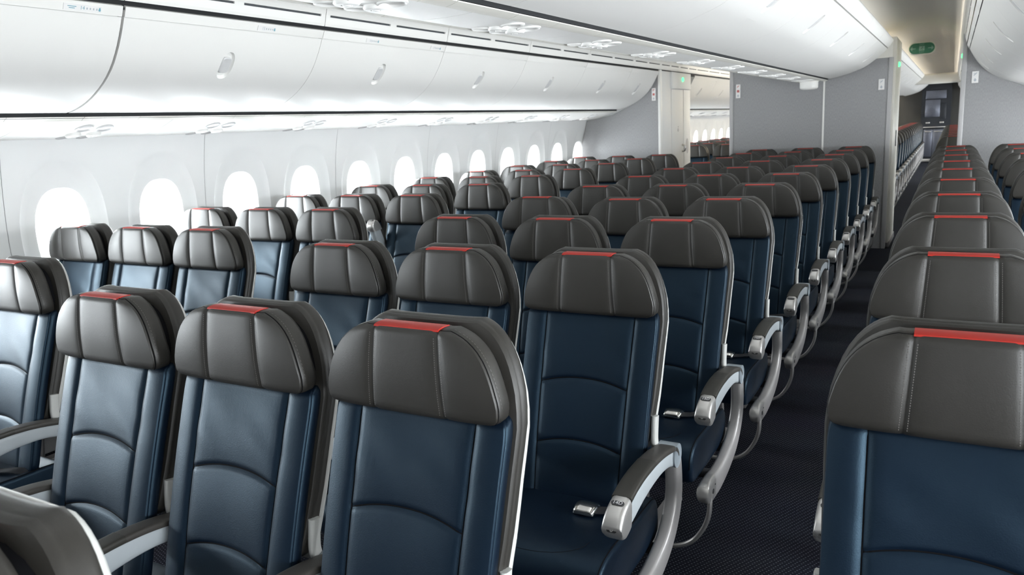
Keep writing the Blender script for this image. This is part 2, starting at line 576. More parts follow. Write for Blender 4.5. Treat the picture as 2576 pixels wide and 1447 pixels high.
ORD = ['first', 'second', 'third', 'fourth', 'fifth', 'sixth', 'seventh', 'eighth', 'ninth', 'tenth', 'eleventh', 'twelfth', 'thirteenth', 'fourteenth', 'fifteenth', 'sixteenth', 'seventeenth', 'eighteenth', 'nineteenth', 'twentieth']
DX_R = -0.21       # the bins on the far aisle side hang a little further in
def label_plate(root, surf, y, num, big):
    """row label on the top rail of a bin"""
    pts = [surf(u, y + v, -0.0055) for u, v in ((0.012, -0.10), (0.012, 0.10), (0.040, 0.10), (0.040, -0.10))]
    c = sum((Vector(p) for p in pts), Vector()) / 4
    eu = (Vector(pts[1]) - Vector(pts[0])).normalized()
    ev = (Vector(pts[0]) - Vector(pts[3])).normalized()
    n = eu.cross(ev).normalized()
    cam = Vector((1.4, 0, 1.527)) - (root.location + c)
    if n.dot(cam) < 0:
        eu = -eu
        n = -n
    mtx = Matrix((eu, ev, n)).transposed().to_4x4()
    mtx.translation = c
    pl = MB().box(-0.10 if big else -0.06, 0.06, -0.013, 0.013, -0.001, 0.001)
    o = obj('row_label', pl.mesh('row_label', 'placard', smooth=False), root)
    o.matrix_local = mtx
    def put(me, nm, x, yy, s=1):
        q = obj(nm, me, o)
        q.location = (x, yy, 0.0016)
        q.scale = (s, s, s)
    put(text_mesh(num, 0.021, 'greyprint' if not big else 'blueprint'), 'row_number', -0.022, 0)
    ic = MB()
    for k in range(4):
        ic.box(-0.0025 + 0.014 * k, 0.0025 + 0.014 * k, -0.004, 0.004, -0.0003, 0.0003)
    put(ic.mesh('seat_marks', 'greyprint', smooth=False), 'seat_marks', -0.002, 0)
    dr = MB()
    dr.loft([[(0.006 * math.cos(a) * (1 if math.sin(a) < 0 else 0.7), 0.006 * math.sin(a) * (1 if math.sin(a) < 0 else 1.6), z) for a in [2 * PI * k / 14 for k in range(14)]] for z in (-0.0003, 0.0003)])
    put(dr.mesh('drop_mark', 'blueprint'), 'drop_mark', 0.052, -0.001)
    if big:
        ln = MB()
        ln.box(-0.018, 0.018, 0.002, 0.005, -0.0003, 0.0003).box(-0.012, 0.012, -0.005, -0.002, -0.0003, 0.0003)
        put(ln.mesh('text_lines', 'blueprint', smooth=False), 'text_lines', -0.066, 0)

def make_bins(prof, flip, inward, hu, rail, spans, dx, lab, group, ctr=False):
    cache = {}
    for idx, (a, b) in enumerate(spans):
        L = round(b - a, 3)
        if L not in cache:
            cache[L] = (*bin_meshes(prof, flip, inward, L, hu, rail), None if ctr else side_body(flip, L, dx))
        door, paddle, railm, surf, Lt, body = cache[L]
        r = empty('overhead_bin', (dx, (a + b) / 2, 0))
        tag(r, lab(idx, len(spans)), 'overhead bin', group)
        d = obj('door', door, r)
        obj('handle', paddle, d)
        if railm:
            obj('top_rail', railm, r)
        if body:
            obj('body', body, r)
        else:
            # centre bin body: half hull up to the cabin centreline
            key = ('c', L, flip)
            if key not in cache:
                pr = [(p[0] - 0.012, p[1] + 0.014) for p in prof]
                poly = [(0.76, 2.20), (0.80, 2.26), (0.775, 2.285), (0.012, 2.285), (0.012, 1.93), (0.17, 1.915)][::1]
                poly = pr[::1] + [(0.16, 1.93), (0.012, 1.93), (0.012, 2.285), (0.60, 2.285), (0.735, 2.20)]
                poly = [(flip * p[0], p[1]) for p in poly]
                bmx = MB().prism(poly, -L / 2 + 0.008, L / 2 - 0.008).mesh('body', 'white', smooth=False)
                tp = [(0.755, 2.188), (0.775, 2.212), (0.795, 2.240), (0.806, 2.262), (0.800, 2.280), (0.780, 2.288), (0.70, 2.290), (0.70, 2.20)]
                tpm = MB().prism([(flip * p[0], p[1]) for p in tp], -L / 2 + 0.002, L / 2 - 0.002).mesh('top_rail', 'white', angle=50)
                cache[key] = (bmx, tpm)
            obj('body', cache[key][0], r)
            obj('top_rail', cache[key][1], r)
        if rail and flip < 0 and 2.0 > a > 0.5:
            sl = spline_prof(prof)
            gb = MB()  # black strip painting the shade inside the wider bin seam
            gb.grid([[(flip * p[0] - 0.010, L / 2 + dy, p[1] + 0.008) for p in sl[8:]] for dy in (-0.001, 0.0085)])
            obj('seam_shade', gb.mesh('seam_shade', 'black'), r)
            label_plate(r, surf, L / 2 - 0.16, '14', True)
        elif rail and flip < 0 and 3.0 > a > 2.0:
            label_plate(r, surf, L / 2 - 0.42, '15', False)
        elif rail and flip < 0 and 4.0 > a > 3.0:
            label_plate(r, surf, -0.18, '16', False)
            label_plate(r, surf, L / 2 - 0.12, '17', False)
def spans_from(starts, pitch, end):
    out = []
    for s in starts:
        e = min(s + pitch, end)
        if e - s > 0.3:
            out.append((s, e))
    return out
FS = spans_from(BINS_L, 1.2192, FRONT_END)
AS = spans_from([10.70 + 1.2192 * k for k in range(12)], 1.2192, YE)
vis = lambda n, i: ORD[n - 1 - i] if n - 1 - i < len(ORD) else 'last'
FSL = [(a + (0.004 if abs(a - 2.2) < 0.01 else 0), b - (0.005 if abs(b - 2.2) < 0.01 else 0)) for a, b in FS]
make_bins(SIDE_DOOR, -1, 1, 0.30, True, FSL, 0, lambda i, n: 'white curved overhead bin above the window seats, %s from the grey bulkhead' % vis(n, i), 'bins above the window seats')
make_bins(SIDE_DOOR, 1, 1, 0.30, True, FS, DX_R, lambda i, n: 'white curved overhead bin across the carpet aisle, %s from the bulkhead' % vis(n, i), 'bins across the carpet aisle')
make_bins(CTR_DOOR, 1, -1, 0.26, False, FS[2:] and [(a, min(b, FRONT_END + 0.3) if b < FRONT_END - 0.01 else YB - 0.005) for a, b in FS], 0, lambda i, n: 'white centre overhead bin facing the carpet aisle, %s from the bulkhead' % vis(n, i), 'centre bins facing the carpet aisle', True)
make_bins(CTR_DOOR, -1, -1, 0.26, False, [(a, b if b < FRONT_END - 0.01 else YB - 0.005) for a, b in FS], 0, lambda i, n: 'white centre overhead bin facing the window seats, %s from the bulkhead' % vis(n, i), 'centre bins facing the window seats', True)
make_bins(SIDE_DOOR, -1, 1, 0.30, True, AS, 0, lambda i, n: 'overhead bin beside the windows beyond the lavatory door, %s in line' % ORD[i], 'aft bins by the windows')
make_bins(SIDE_DOOR, 1, 1, 0.30, True, AS, DX_R, lambda i, n: 'overhead bin beyond the lavatories across the carpet aisle, %s in line' % ORD[i], 'aft bins across the aisle')
make_bins(CTR_DOOR, 1, -1, 0.26, False, AS, 0, lambda i, n: 'centre overhead bin beyond the bulkhead along the carpet aisle, %s in line' % ORD[i], 'aft centre bins', True)

# ------------------------------------------------------------------ passenger service panels, rails, vent strips
def service_mesh(prof, flip, length, thick=0.012):
    h = length / 2 - 0.0015
    mb = MB()
    up = [(p[0], p[1] + thick) for p in prof]
    poly = [(flip * p[0], p[1]) for p in prof + up[::-1]]
    mb.prism(poly, -h, h)
    return mb.mesh('panel', 'white', angle=50)
def lamp_meshes():
    # recessed reading lamp: ring, dish and lens; raised nozzle disc; shallow call-button dish
    a = MB()
    n = 28
    a.grid([[(r * math.cos(2 * PI * k / n), r * math.sin(2 * PI * k / n), z) for k in range(n)] for r, z in ((0.044, 0.001), (0.0435, -0.004), (0.039, -0.006), (0.036, -0.0035), (0.030, 0.001), (0.001, 0.002))], True)
    b = MB()
    b.grid([[(r * math.cos(2 * PI * k / n), r * math.sin(2 * PI * k / n), z) for k in range(n)] for r, z in ((0.037, 0.002), (0.036, -0.007), (0.032, -0.011), (0.016, -0.012), (0.013, -0.009), (0.010, -0.014), (0.001, -0.015))], True)
    c = MB()
    c.grid([[(r * math.cos(2 * PI * k / n), r * 0.62 * math.sin(2 * PI * k / n), z) for k in range(n)] for r, z in ((0.042, 0.001), (0.041, -0.003), (0.037, -0.0045), (0.034, -0.002), (0.001, -0.001))], True)
    return (a.mesh('reading_lamp', 'white'), a.mesh('reading_lamp', 'handle')), b.mesh('air_nozzle', 'white'), c.mesh('call_button', 'trimgrey')
(RL, RL2), AN, CB = lamp_meshes()
def place_on_prof(me, name, parent, prof, flip, u, y):
    (x, z), (tx, tz), L = prof_at(prof, u)
    t = Vector((flip * tx, 0, tz))
    yv = Vector((0, 1, 0))
    n = t.cross(yv)
    if n.z < 0:
        n = -n
    m = Matrix((n.cross(yv) * -1, yv, n)).transposed().to_4x4()
    # x axis along the profile, z axis up into the panel
    ex = yv.cross(n)
    m = Matrix((ex, yv, n)).transposed().to_4x4()
    m.translation = Vector((flip * x, y, z)) - n * 0.0005
    o = obj(name, me, parent)
    o.matrix_local = m
    return o
PSU_P = 0.7874
SPM = {f: service_mesh(SIDE_PSU, f, PSU_P) for f in (-1, 1)}
def side_service(flip, dx, y, lab, group, detail=True):
    r = empty('service_panel', (dx, y, 0))
    tag(r, lab, 'service panel', group)
    obj('panel', SPM[flip], r)
    if detail:
        for yy in (-0.055, 0.055):
            place_on_prof(RL2, 'reading_lamp', r, SIDE_PSU, flip, 0.27, yy)
            place_on_prof(AN, 'air_nozzle', r, SIDE_PSU, flip, 0.55, yy)
            place_on_prof(CB, 'call_button', r, SIDE_PSU, flip, 0.80, yy)
    return r
ys = [2.42 + PSU_P * k for k in range(-5, 9)]
for k, y in enumerate(ys):
    side_service(-1, 0, y, 'white service panel with round reading lamps over window seats, %s from the bulkhead' % ORD[len(ys) - 1 - k], 'service panels over the window seats', y > 0)
    side_service(1, DX_R, y, 'white service panel across the carpet aisle, %s from the bulkhead' % ORD[len(ys) - 1 - k], 'service panels across the aisle', y > 6)
for k in range(18):
    y = 11.1 + PSU_P * k
    side_service(-1, 0, y, 'white service panel beyond the lavatory door, %s in line' % ORD[k], 'aft service panels', y < 17)
    side_service(1, DX_R, y, 'white service panel beyond the lavatories across the aisle, %s in line' % ORD[k], 'aft service panels across the aisle', False)
CTR_PSU = [(-0.103, 1.886), (-0.05, 1.883), (0.0, 1.8818), (0.05, 1.883), (0.103, 1.886)]
cpm = service_mesh(CTR_PSU, 1, PSU_P)
ys = [1.70 + PSU_P * k for k in range(-4, 10)]
for k, y in enumerate(ys):
    r = empty('service_panel', (0, y, 0))
    tag(r, 'white service panel under the centre bins with oval lamps, %s from the bulkhead' % ORD[len(ys) - 1 - k], 'service panel', 'service panels under the centre bins')
    obj('panel', cpm, r)
    for u in (0.22, 0.5, 0.78):
        for yy in (-0.06, 0.06):
            place_on_prof(RL if u != 0.5 else AN, 'reading_lamp' if u != 0.5 else 'air_nozzle', r, CTR_PSU, 1, u, yy)

def rail_trim(name, x0, x1, z0, z1, ya, yb, lab, flip=1, dx=0):
    T = empty(name)
    struct(T, lab)
    poly = [(x0, z0), (x0 + (x1 - x0) * 0.35, z0 - 0.006), (x0 + (x1 - x0) * 0.75, z1 - 0.004), (x1, z1), (x1, z1 + 0.003), (x0, z0 + 0.003)]
    poly = [(flip * p[0] + dx, p[1]) for p in poly]
    rnd = random.Random(3)
    y = ya
    cache = {}
    while y < yb - 0.02:
        L = rnd.choice((0.14, 0.22, 0.30, 0.36, 0.40))
        L = min(L, yb - y)
        key = round(L, 2)
        if key not in cache:
            cache[key] = MB().prism(poly, 0.001, key - 0.0015).mesh('rail_segment', 'cream', angle=50)
        obj('rail_segment', cache[key], T, (0, y, 0))
        y += L
    return T
def gap_strip(parent, prof, ya, yb):
    obj('shadow_gap', MB().prism(prof, ya, yb).mesh('shadow_gap', 'dark', smooth=False), parent)
for nm, flip, dx, ya, yb in (('trim_1', -1, 0, Y0, FRONT_END), ('trim_2', 1, DX_R, Y0, FRONT_END), ('trim_3', -1, 0, 10.7, YE), ('trim_4', 1, DX_R, 10.7, YE)):
    T = rail_trim(nm, 2.250, 2.290, 1.694, 1.683, ya, yb, 'cream light rail under the outboard bins', flip, dx)
    gap_strip(T, [(flip * x + dx, z) for x, z in ((2.256, 1.690), (2.264, 1.690), (2.264, 1.765), (2.256, 1.765))], ya, yb)
for nm, flip, ya, yb in (('trim_5', 1, Y0, YB - 0.005), ('trim_6', -1, Y0, YB - 0.005)):
    T = rail_trim(nm, 0.160, 0.104, 1.893, 1.886, ya, yb, 'cream light rail under the centre bins', flip, 0)
    gap_strip(T, [(flip * x, z) for x, z in ((0.150, 1.899), (0.157, 1.899), (0.157, 1.94), (0.150, 1.94))], ya, yb)

# vent strips above the outboard bins
VENT = [(1.694, 2.152), (1.686, 2.170), (1.674, 2.215), (1.660, 2.255), (1.640, 2.285)]
def vent_panel_mesh(flip, L):
    h = L / 2 - 0.0015
    mb = MB()
    sp = VENT
    slots = []
    for a, b in ((-h + 0.035, -0.03), (0.03, h - 0.035)):
        slots.append((a, b))
    def P(u, y, d=0):
        (x, z), (tx, tz), _ = prof_at(sp, u)
        return (flip * (x - tz * d * -1), y, z)
    ua, ub = 0.355, 0.435
    us = [0, 0.10, 0.2, ua, ub, 0.6, 0.8, 1.0]
    yl = [-h, slots[0][0], slots[0][1], slots[1][0], slots[1][1], h]
    for i in range(len(us) - 1):
        for j in range(5):
            if us[i] == ua and j in (1, 3):
                # slot: side walls going in
                c = [P(ua, yl[j]), P(ub, yl[j]), P(ub, yl[j + 1]), P(ua, yl[j + 1])]
                d = [(q[0] + flip * 0.012, q[1], q[2]) for q in c]
                for k in range(4):
                    mb.add([c[k], c[(k + 1) % 4], d[(k + 1) % 4], d[k]], [(0, 1, 2, 3)])
                continue
            mb.add([P(us[i], yl[j]), P(us[i + 1], yl[j]), P(us[i + 1], yl[j + 1]), P(us[i], yl[j + 1])], [(0, 1, 2, 3)])
    sm = MB()
    for a, b in slots:
        q0, q1 = P(ua, 0), P(ub, 0)
        sm.add([(q0[0] + flip * 0.009, a, q0[2]), (q1[0] + flip * 0.009, a, q1[2]), (q1[0] + flip * 0.009, b, q1[2]), (q0[0] + flip * 0.009, b, q0[2])], [(0, 1, 2, 3)])
    return mb.mesh('vent_panel', 'white', angle=30), sm
def vent_trim(name, flip, dx, spans):
    T = empty(name)
    struct(T, 'white ventilation strip with dark slots above the outboard bins')
    cache = {}
    for a, b in spans:
        L = round(b - a, 3)
        if L not in cache:
            pm, sm = vent_panel_mesh(flip, L)
            h = L / 2 - 0.0015
            s = MB()
            half = (h - 0.065)
            q = sm.v[:4]
            s.add([(p[0], (-1 if i in (0, 1) else 1) * half / 2, p[2]) for i, p in enumerate(q)], [(0, 1, 2, 3)])
            cache[L] = (pm, s.mesh('vent_slot', 'slot', smooth=False), h)
        pm, s, h = cache[L]
        p = obj('vent_panel', pm, T, (dx, (a + b) / 2, 0))
        for sg in (-1, 1):
            obj('vent_slot', s, p, (0, sg * (0.03 + (h - 0.065) / 2), 0))
    gap_strip(T, [(flip * x + dx, z) for x, z in ((1.708, 2.118), (1.715, 2.165), (1.735, 2.165), (1.73, 2.118))], spans[0][0], spans[-1][1])
VSP = [(a, b) for a, b in FS] + [(FRONT_END, 9.93), (9.93, 10.70)] + AS
vent_trim('trim_7', -1, 0, VSP)
vent_trim('trim_8', 1, DX_R, VSP)

# ------------------------------------------------------------------ ceilings over the two aisles
def ceiling(name, flip, dx):
    vx = 1.640 + (dx if flip > 0 else 0)
    prof = [(0.66, 2.345), (0.70, 2.385), (0.78, 2.415), (0.95, 2.445), (1.10, 2.452), (1.22, 2.440), (vx - 0.10, 2.385), (vx - 0.02, 2.330), (vx, 2.285)]
    sp = spline_prof(prof)
    mb = MB()
    mb.grid([[(flip * p[0], y, p[1]) for p in sp] for y in (Y0, 2.0, 6.0, 10.0, 14.0, 18.0, 22.0, YE)])
    C = obj(name, mb.mesh(name, 'ceil'))
    struct(C, 'smooth curved aisle ceiling panel')
    return C
ceiling('ceiling', 1, DX_R)
ceiling('ceiling_far_aisle', -1, 0)
# roof skin that closes the cabin above everything
rb = MB()
rb.grid([[(x, y, z) for x, z in ((-2.72, 1.60), (-2.70, 2.25), (-1.60, 2.52), (0, 2.56), (1.60, 2.52), (2.70, 2.25), (2.72, 1.60))] for y in (Y0 - 0.1, YE + 0.3)])
struct(obj('ceiling_crown', rb.mesh('ceiling_crown', 'ceil', smooth=False)), 'upper cabin shell hidden above the ceiling panels')
# cove lamps on top of the centre bins
def cove(name, x, y0, y1, flip, w, col):
    L = y1 - y0
    lp = area_light(name, (flip * x, (y0 + y1) / 2, 2.325), (0, flip * math.radians(140), 0), 0.05, L, w * L, col)
    return lp
for flip in (1, -1):
    cove('cove_lamp', 0.60, Y0 + 0.3, YB, flip, COVE_W * 0.25, (1.0, 0.97, 0.92))
    cove('cove_lamp', 0.60, 9.6, YE - 0.5, flip, COVE_W * 1.1, (1.0, 0.90, 0.74))

# ------------------------------------------------------------------ end walls and monuments
w = MB().box(-2.76, 2.76, Y0 - 0.12, Y0 - 0.02, 0, 2.56)  # unseen wall, set close behind the camera to darken the seat fronts
struct(obj('wall_front', w.mesh('wall_front', 'bulk', smooth=False)), 'unseen grey partition set close ahead of the first rows to cut light')
w = MB().box(-2.76, 2.76, YE + 0.2, YE + 0.3, 0, 2.56)
struct(obj('wall_back', w.mesh('wall_back', 'darkwall', smooth=False)), 'dark grey rear wall of the aft cabin')

# centre monument between the aisles
cm = empty('wall_aft_centre')
struct(cm, 'grey centre bulkhead with a white seam strip and pale side faces')
mb = MB()
mb.box(-0.895, 0.112, YB, YB + 0.02, 0, 2.10)
obj('bulkhead_panel', mb.mesh('bulkhead_panel', 'bulk', smooth=False), cm)
mb = MB()
mb.box(0.128, 0.770, YB, YB + 0.02, 0, 2.085)
obj('bulkhead_panel', mb.mesh('bulkhead_panel', 'bulk', smooth=False), cm)
obj('seam_strip', MB().rbox(0.110, 0.130, YB - 0.006, YB + 0.02, 0, 2.10, 0.003, 2).mesh('seam_strip', 'white'), cm)
obj('edge_trim', MB().rbox(-0.935, -0.893, YB - 0.012, 10.44, 0, 2.30, 0.008, 2).mesh('edge_trim', 'trimgrey'), cm)
obj('edge_trim', MB().rbox(0.768, 0.812, YB - 0.010, YB + 0.05, 0, 2.09, 0.006, 2).mesh('edge_trim', 'trimgrey'), cm)
mb = MB()
mb.rbox(0.55, 0.838, YB + 0.03, 10.42, 0.06, 2.30, 0.008, 2)
mb.box(0.55, 0.80, YB - 0.004, YB + 0.04, 2.087, 2.285)
obj('side_panel', mb.mesh('side_panel', 'cream'), cm)
obj('kick_plate', MB().rbox(0.80, 0.848, YB + 0.10, 10.43, 0, 0.07, 0.006, 2).mesh('kick_plate', 'alu2'), cm)
obj('core', MB().box(-0.90, 0.60, YB + 0.02, 10.42, 0, 2.30).mesh('core', 'cream', smooth=False), cm)
obj('door_latch', MB().rbox(0.832, 0.846, 10.00, 10.05, 1.12, 1.30, 0.004, 2).mesh('door_latch', 'black'), cm)
# left lavatory with its door on the aisle side
lm = empty('wall_aft_left')
struct(lm, 'grey bulkhead behind the window seats, flank of a lavatory')
prof = [(-2.66, 0), (-2.74, 0.6), (-2.76, 1.0), (-2.74, 1.3), (-2.67, 1.60), (-2.52, 1.612), (-2.32, 1.65), (-2.1, 1.74), (-1.95, 1.82), (-1.80, 1.95), (-1.72, 2.10), (-1.70, 2.2), (-1.70, 0)]
obj('bulkhead_panel', MB().prism(prof, Y1, Y1 + 0.02).mesh('bulkhead_panel', 'bulk', smooth=False), lm)
obj('core', MB().box(-2.70, -1.72, Y1 + 0.02, 10.42, 0, 2.25).mesh('core', 'wall', smooth=False), lm)
obj('edge_trim', MB().rbox(-1.722, -1.688, Y1 - 0.012, Y1 + 0.06, 0, 2.15, 0.01, 3).mesh('edge_trim', 'white'), lm)
mb = MB()
for a, b in ((Y1 + 0.06, 9.62), (9.64, 10.13), (10.15, 10.44)):
    mb.rbox(-1.74, -1.694, a, b, 0, 2.14, 0.008, 2)
obj('side_panel', mb.mesh('side_panel', 'wall'), lm)
mb = MB()
mb.rbox(-1.72, -1.670, 9.60, 10.40, 1.93, 2.14, 0.012, 3)
obj('sign_housing', mb.mesh('sign_housing', 'wall'), lm)
mb = MB()
mb.tube([(-1.69, 10.05, 1.0 + 0.14), (-1.655, 10.05, 1.15), (-1.652, 10.05, 1.18), (-1.655, 10.05, 1.21), (-1.69, 10.05, 1.225)], 0.014, 10)
obj('door_latch', mb.mesh('door_latch', 'chrome'), lm)
mb = MB()
mb.loft([[(x, 10.29 + oval(2 * PI * k / 24, 0.055, 0.10, 2)[0], 1.20 + oval(2 * PI * k / 24, 0.055, 0.10, 2)[1]) for k in range(24)] for x in (-1.70, -1.690)])
obj('hand_recess', mb.mesh('hand_recess', 'trimgrey'), lm)
mb = MB()
for z, r in ((1.42, 0.022), (1.46, 0.008)):
    mb.loft([[(x, 9.90 + r * math.cos(2 * PI * k / 16), z + r * math.sin(2 * PI * k / 16)) for k in range(16)] for x in (-1.70, -1.690)])
obj('lock_dial', mb.mesh('lock_dial', 'alu'), lm)
# right monument
rm = empty('wall_aft_right')
struct(rm, 'grey bulkhead across the carpet aisle with a pale edge post')
prof = [(2.66, 0), (2.74, 0.6), (2.76, 1.0), (2.74, 1.3), (2.67, 1.60), (2.31, 1.612), (2.11, 1.65), (1.89, 1.74), (1.74, 1.82), (1.59, 1.95), (1.51, 2.10), (1.49, 2.2), (1.49, 0)]
obj('bulkhead_panel', MB().prism(prof, Y1, Y1 + 0.02).mesh('bulkhead_panel', 'bulk', smooth=False), rm)
obj('core', MB().box(1.49, 2.70, Y1 + 0.02, 10.42, 0, 2.25).mesh('core', 'wall', smooth=False), rm)
obj('edge_trim', MB().rbox(1.452, 1.496, Y1 - 0.012, Y1 + 0.06, 0, 2.25, 0.01, 3).mesh('edge_trim', 'trimgrey'), rm)
obj('side_panel', MB().rbox(1.468, 1.50, Y1 + 0.06, 10.44, 0, 2.28, 0.008, 2).mesh('side_panel', 'cream'), rm)

# lavatory indicator lamps
def disc(mb, c, r, n, axis, d):
    rings = []
    for t in (0, d):
        ring = []
        for k in range(n):
            a = 2 * PI * k / n
            if axis == 'x':
                ring.append((c[0] + t, c[1] + r * math.cos(a), c[2] + r * math.sin(a)))
            elif axis == 'y':
                ring.append((c[0] + r * math.cos(a), c[1] + t, c[2] + r * math.sin(a)))
            else:
                ring.append((c[0] + r * math.cos(a), c[1] + r * math.sin(a), c[2] + t))
        rings.append(ring)
    mb.loft(rings)
for c, d, lab in (((-1.670, 10.02, 2.055), 0.012, 'small glowing green lavatory indicator over the latch door by the window seats'),
                  ((0.838, 9.95, 2.03), 0.014, 'small glowing green lavatory indicator on the centre bulkhead flank'),
                  ((1.468, 9.75, 2.055), -0.016, 'small glowing green lavatory indicator on the bulkhead across the aisle')):
    mb = MB()
    disc(mb, (0, 0, 0), 0.028, 18, 'x', d)
    disc(mb, (d, 0, 0), 0.020, 18, 'x', d * 0.4)
    tag(obj('indicator_lamp', mb.mesh('indicator_lamp', 'green_led'), None, c), lab, 'indicator', 'lavatory indicators')

# placards with symbols
def placard(x, y, z, w, h, n, lab, colr):
    r = empty('placard', (x, y, z))
    tag(r, lab, 'sign', 'bulkhead placards')
    obj('plate', MB().rbox(-w / 2, w / 2, -0.004, 0.0, -h / 2, h / 2, 0.0018, 1).mesh('plate', 'placard'), r)
    for k in range(n):
        zc = h / 2 - h * (k + 0.5) / n
        m = MB()
        s = w * 0.26
        if k == n - 1:                      # arrow
            m.prism([(-s, s * 0.2), (0, -s), (s, s * 0.2), (s * 0.35, s * 0.2), (s * 0.35, s), (-s * 0.35, s), (-s * 0.35, s * 0.2)], -0.0052, -0.0038)
        elif k == 0:                         # slanted cigarette mark
            m.prism([(-s, -s * 0.7), (-s * 0.7, -s), (s, s * 0.7), (s * 0.7, s)], -0.0052, -0.0038)
            m.prism([(-s * 0.9, s * 0.2), (s * 0.1, s * 0.2), (s * 0.1, s * 0.5), (-s * 0.9, s * 0.5)], -0.0052, -0.0038)
        else:                                # seat-belt frame
            m.prism([(-s, -s), (s, -s), (s, s), (-s, s)], -0.0048, -0.0038)
            m.prism([(-s * 0.6, -s * 0.3), (s * 0.6, -s * 0.3), (s * 0.6, s * 0.3), (-s * 0.6, s * 0.3)], -0.0056, -0.0044)
        obj('symbol', m.mesh('symbol', colr if k < n - 1 else 'greyprint', smooth=False), r, (0, 0, zc))
placard(-1.775, Y1 - 0.002, 1.865, 0.050, 0.15, 3, 'tall white symbol placard on the bulkhead behind the window seats', 'redprint')
placard(-0.835, YB - 0.002, 1.842, 0.054, 0.16, 3, 'tall white symbol placard on the centre bulkhead beside the open doorway', 'redprint')
placard(0.705, YB - 0.002, 1.81, 0.060, 0.115, 2, 'small white symbol placard on the centre bulkhead next to the carpet aisle', 'greyprint')
placard(1.575, Y1 - 0.002, 1.81, 0.060, 0.115, 2, 'small white symbol placard on the bulkhead across the carpet aisle', 'greyprint')

# white round unit hanging under the centre bins at the bulkhead
r = empty('ceiling_dome', (0.003, 9.20, 1.795))
tag(r, 'white rounded dome unit hanging under the centre bins before the bulkhead', 'dome unit')
mb = MB()
pr = [(0.001, 0.0), (0.06, 0.001), (0.085, 0.008), (0.095, 0.022), (0.096, 0.05), (0.096, 0.098)]
mb.grid([[(q * math.cos(2 * PI * k / 32), q * math.sin(2 * PI * k / 32), z) for k in range(32)] for q, z in pr], True)
obj('housing', mb.mesh('housing', 'white'), r)
mb = MB()
disc(mb, (0, 0, 0.085), 0.104, 32, 'z', 0.012)
obj('base_ring', mb.mesh('base_ring', 'cream'), r)

# green exit sign under the aisle ceiling
r = empty('exit_sign', (0.975, 12.5, 2.35))
tag(r, 'dark green pill shaped exit sign under the aisle ceiling', 'exit sign')
mb = MB()
def pill(hw, hh, n=14):
    out = []
    for k in range(n + 1):
        a = -PI / 2 + PI * k / n
        out.append((hw - hh + hh * math.cos(a), hh * math.sin(a)))
    for k in range(n + 1):
        a = PI / 2 + PI * k / n
        out.append((-(hw - hh) + hh * math.cos(a), hh * math.sin(a)))
    return out
mb.prism(pill(0.172, 0.086), 0.004, 0.05)
obj('housing', mb.mesh('housing', 'ceil'), r)
face = obj('face', MB().prism(pill(0.158, 0.072), -0.004, 0.01).mesh('face', 'green_sign'), r)
t1 = text_mesh('EXIT', 0.030, 'signprint')
obj('lettering', t1, face, (0, -0.0055, 0.050), (PI / 2, 0, 0))
obj('lettering', t1, face, (0, -0.0055, -0.050), (PI / 2, 0, 0))
mb = MB()                                   # running figure on a pale field
mb.prism([(-0.034, -0.030), (0.034, -0.030), (0.034, 0.030), (-0.034, 0.030)], -0.0050, -0.004)
fg = obj('pictogram', mb.mesh('pictogram', 'signprint', smooth=False), face)
mb = MB()
for pl in ([(0.004, 0.018), (0.012, 0.018), (0.012, 0.026), (0.004, 0.026)], [(-0.008, -0.004), (0.004, 0.016), (0.010, 0.014), (0.000, -0.006)], [(-0.008, -0.004), (-0.022, -0.010), (-0.020, -0.016), (-0.002, -0.010)], [(-0.002, -0.006), (0.012, -0.012), (0.006, -0.026), (0.0, -0.024), (0.004, -0.014)], [(0.004, 0.012), (0.020, 0.004), (0.018, 0.0), (0.004, 0.006)]):
    mb.prism(pl, -0.0058, -0.0046)
obj('figure', mb.mesh('figure', 'green_sign', smooth=False), face)
for sg in (-1, 1):
    ar = [(0.145, 0.0), (0.118, 0.030), (0.118, 0.008), (0.075, 0.004), (0.075, -0.004), (0.118, -0.008), (0.118, -0.030)]
    m = MB().prism([(sg * p[0], p[1]) for p in ar], -0.0052, -0.004)
    obj('arrow', m.mesh('arrow', 'signprint', smooth=False), face)

# ------------------------------------------------------------------ aft header and galley
hd = MB()
hd.rbox(-0.10, 1.9, 20.0, 20.25, 2.06, 2.28, 0.05, 4)
struct(obj('trim_9', hd.mesh('trim_9', 'cream')), 'pale rounded header across the far aisle')
g = empty('galley_unit', (0.98, YE, 0))
g.scale = (0.60, 1, 1)
tag(g, 'dark steel galley unit with trolley doors at the far end of aisle', 'galley')
obj('body', MB().box(-0.62, 0.62, 0.0, 0.18, 0.0, 2.24).mesh('body', 'galley_dark', smooth=False), g)
obj('light_panel', MB().rbox(-0.46, 0.40, -0.03, 0.0, 1.78, 2.02, 0.02, 3).mesh('light_panel', 'steel'), g)
obj('oven', MB().rbox(-0.46, 0.16, -0.03, 0.0, 1.28, 1.76, 0.01, 2).mesh('oven', 'steel'), g)
obj('oven', MB().rbox(0.18, 0.42, -0.02, 0.0, 1.22, 1.66, 0.01, 2).mesh('oven', 'galley_dark'), g)
wk = obj('worktop', MB().rbox(-0.50, 0.46, -0.10, 0.0, 0.98, 1.01, 0.006, 2).mesh('worktop', 'alu'), g)
for x in (-0.32, 0.26):
    obj('latch', MB().rbox(x - 0.09, x + 0.09, -0.05, 0.0, 1.10, 1.14, 0.008, 2).mesh('latch', 'alu'), g)
for x0, x1 in ((-0.47, -0.10), (-0.08, 0.44)):
    d = obj('trolley_door', MB().rbox(x0, x1, -0.05, 0.0, 0.16, 0.93, 0.012, 2).mesh('trolley_door', 'steel'), g)
    obj('handle', MB().rbox(x0 + 0.05, x1 - 0.05, -0.075, -0.05, 0.86, 0.885, 0.006, 2).mesh('handle', 'alu'), d)
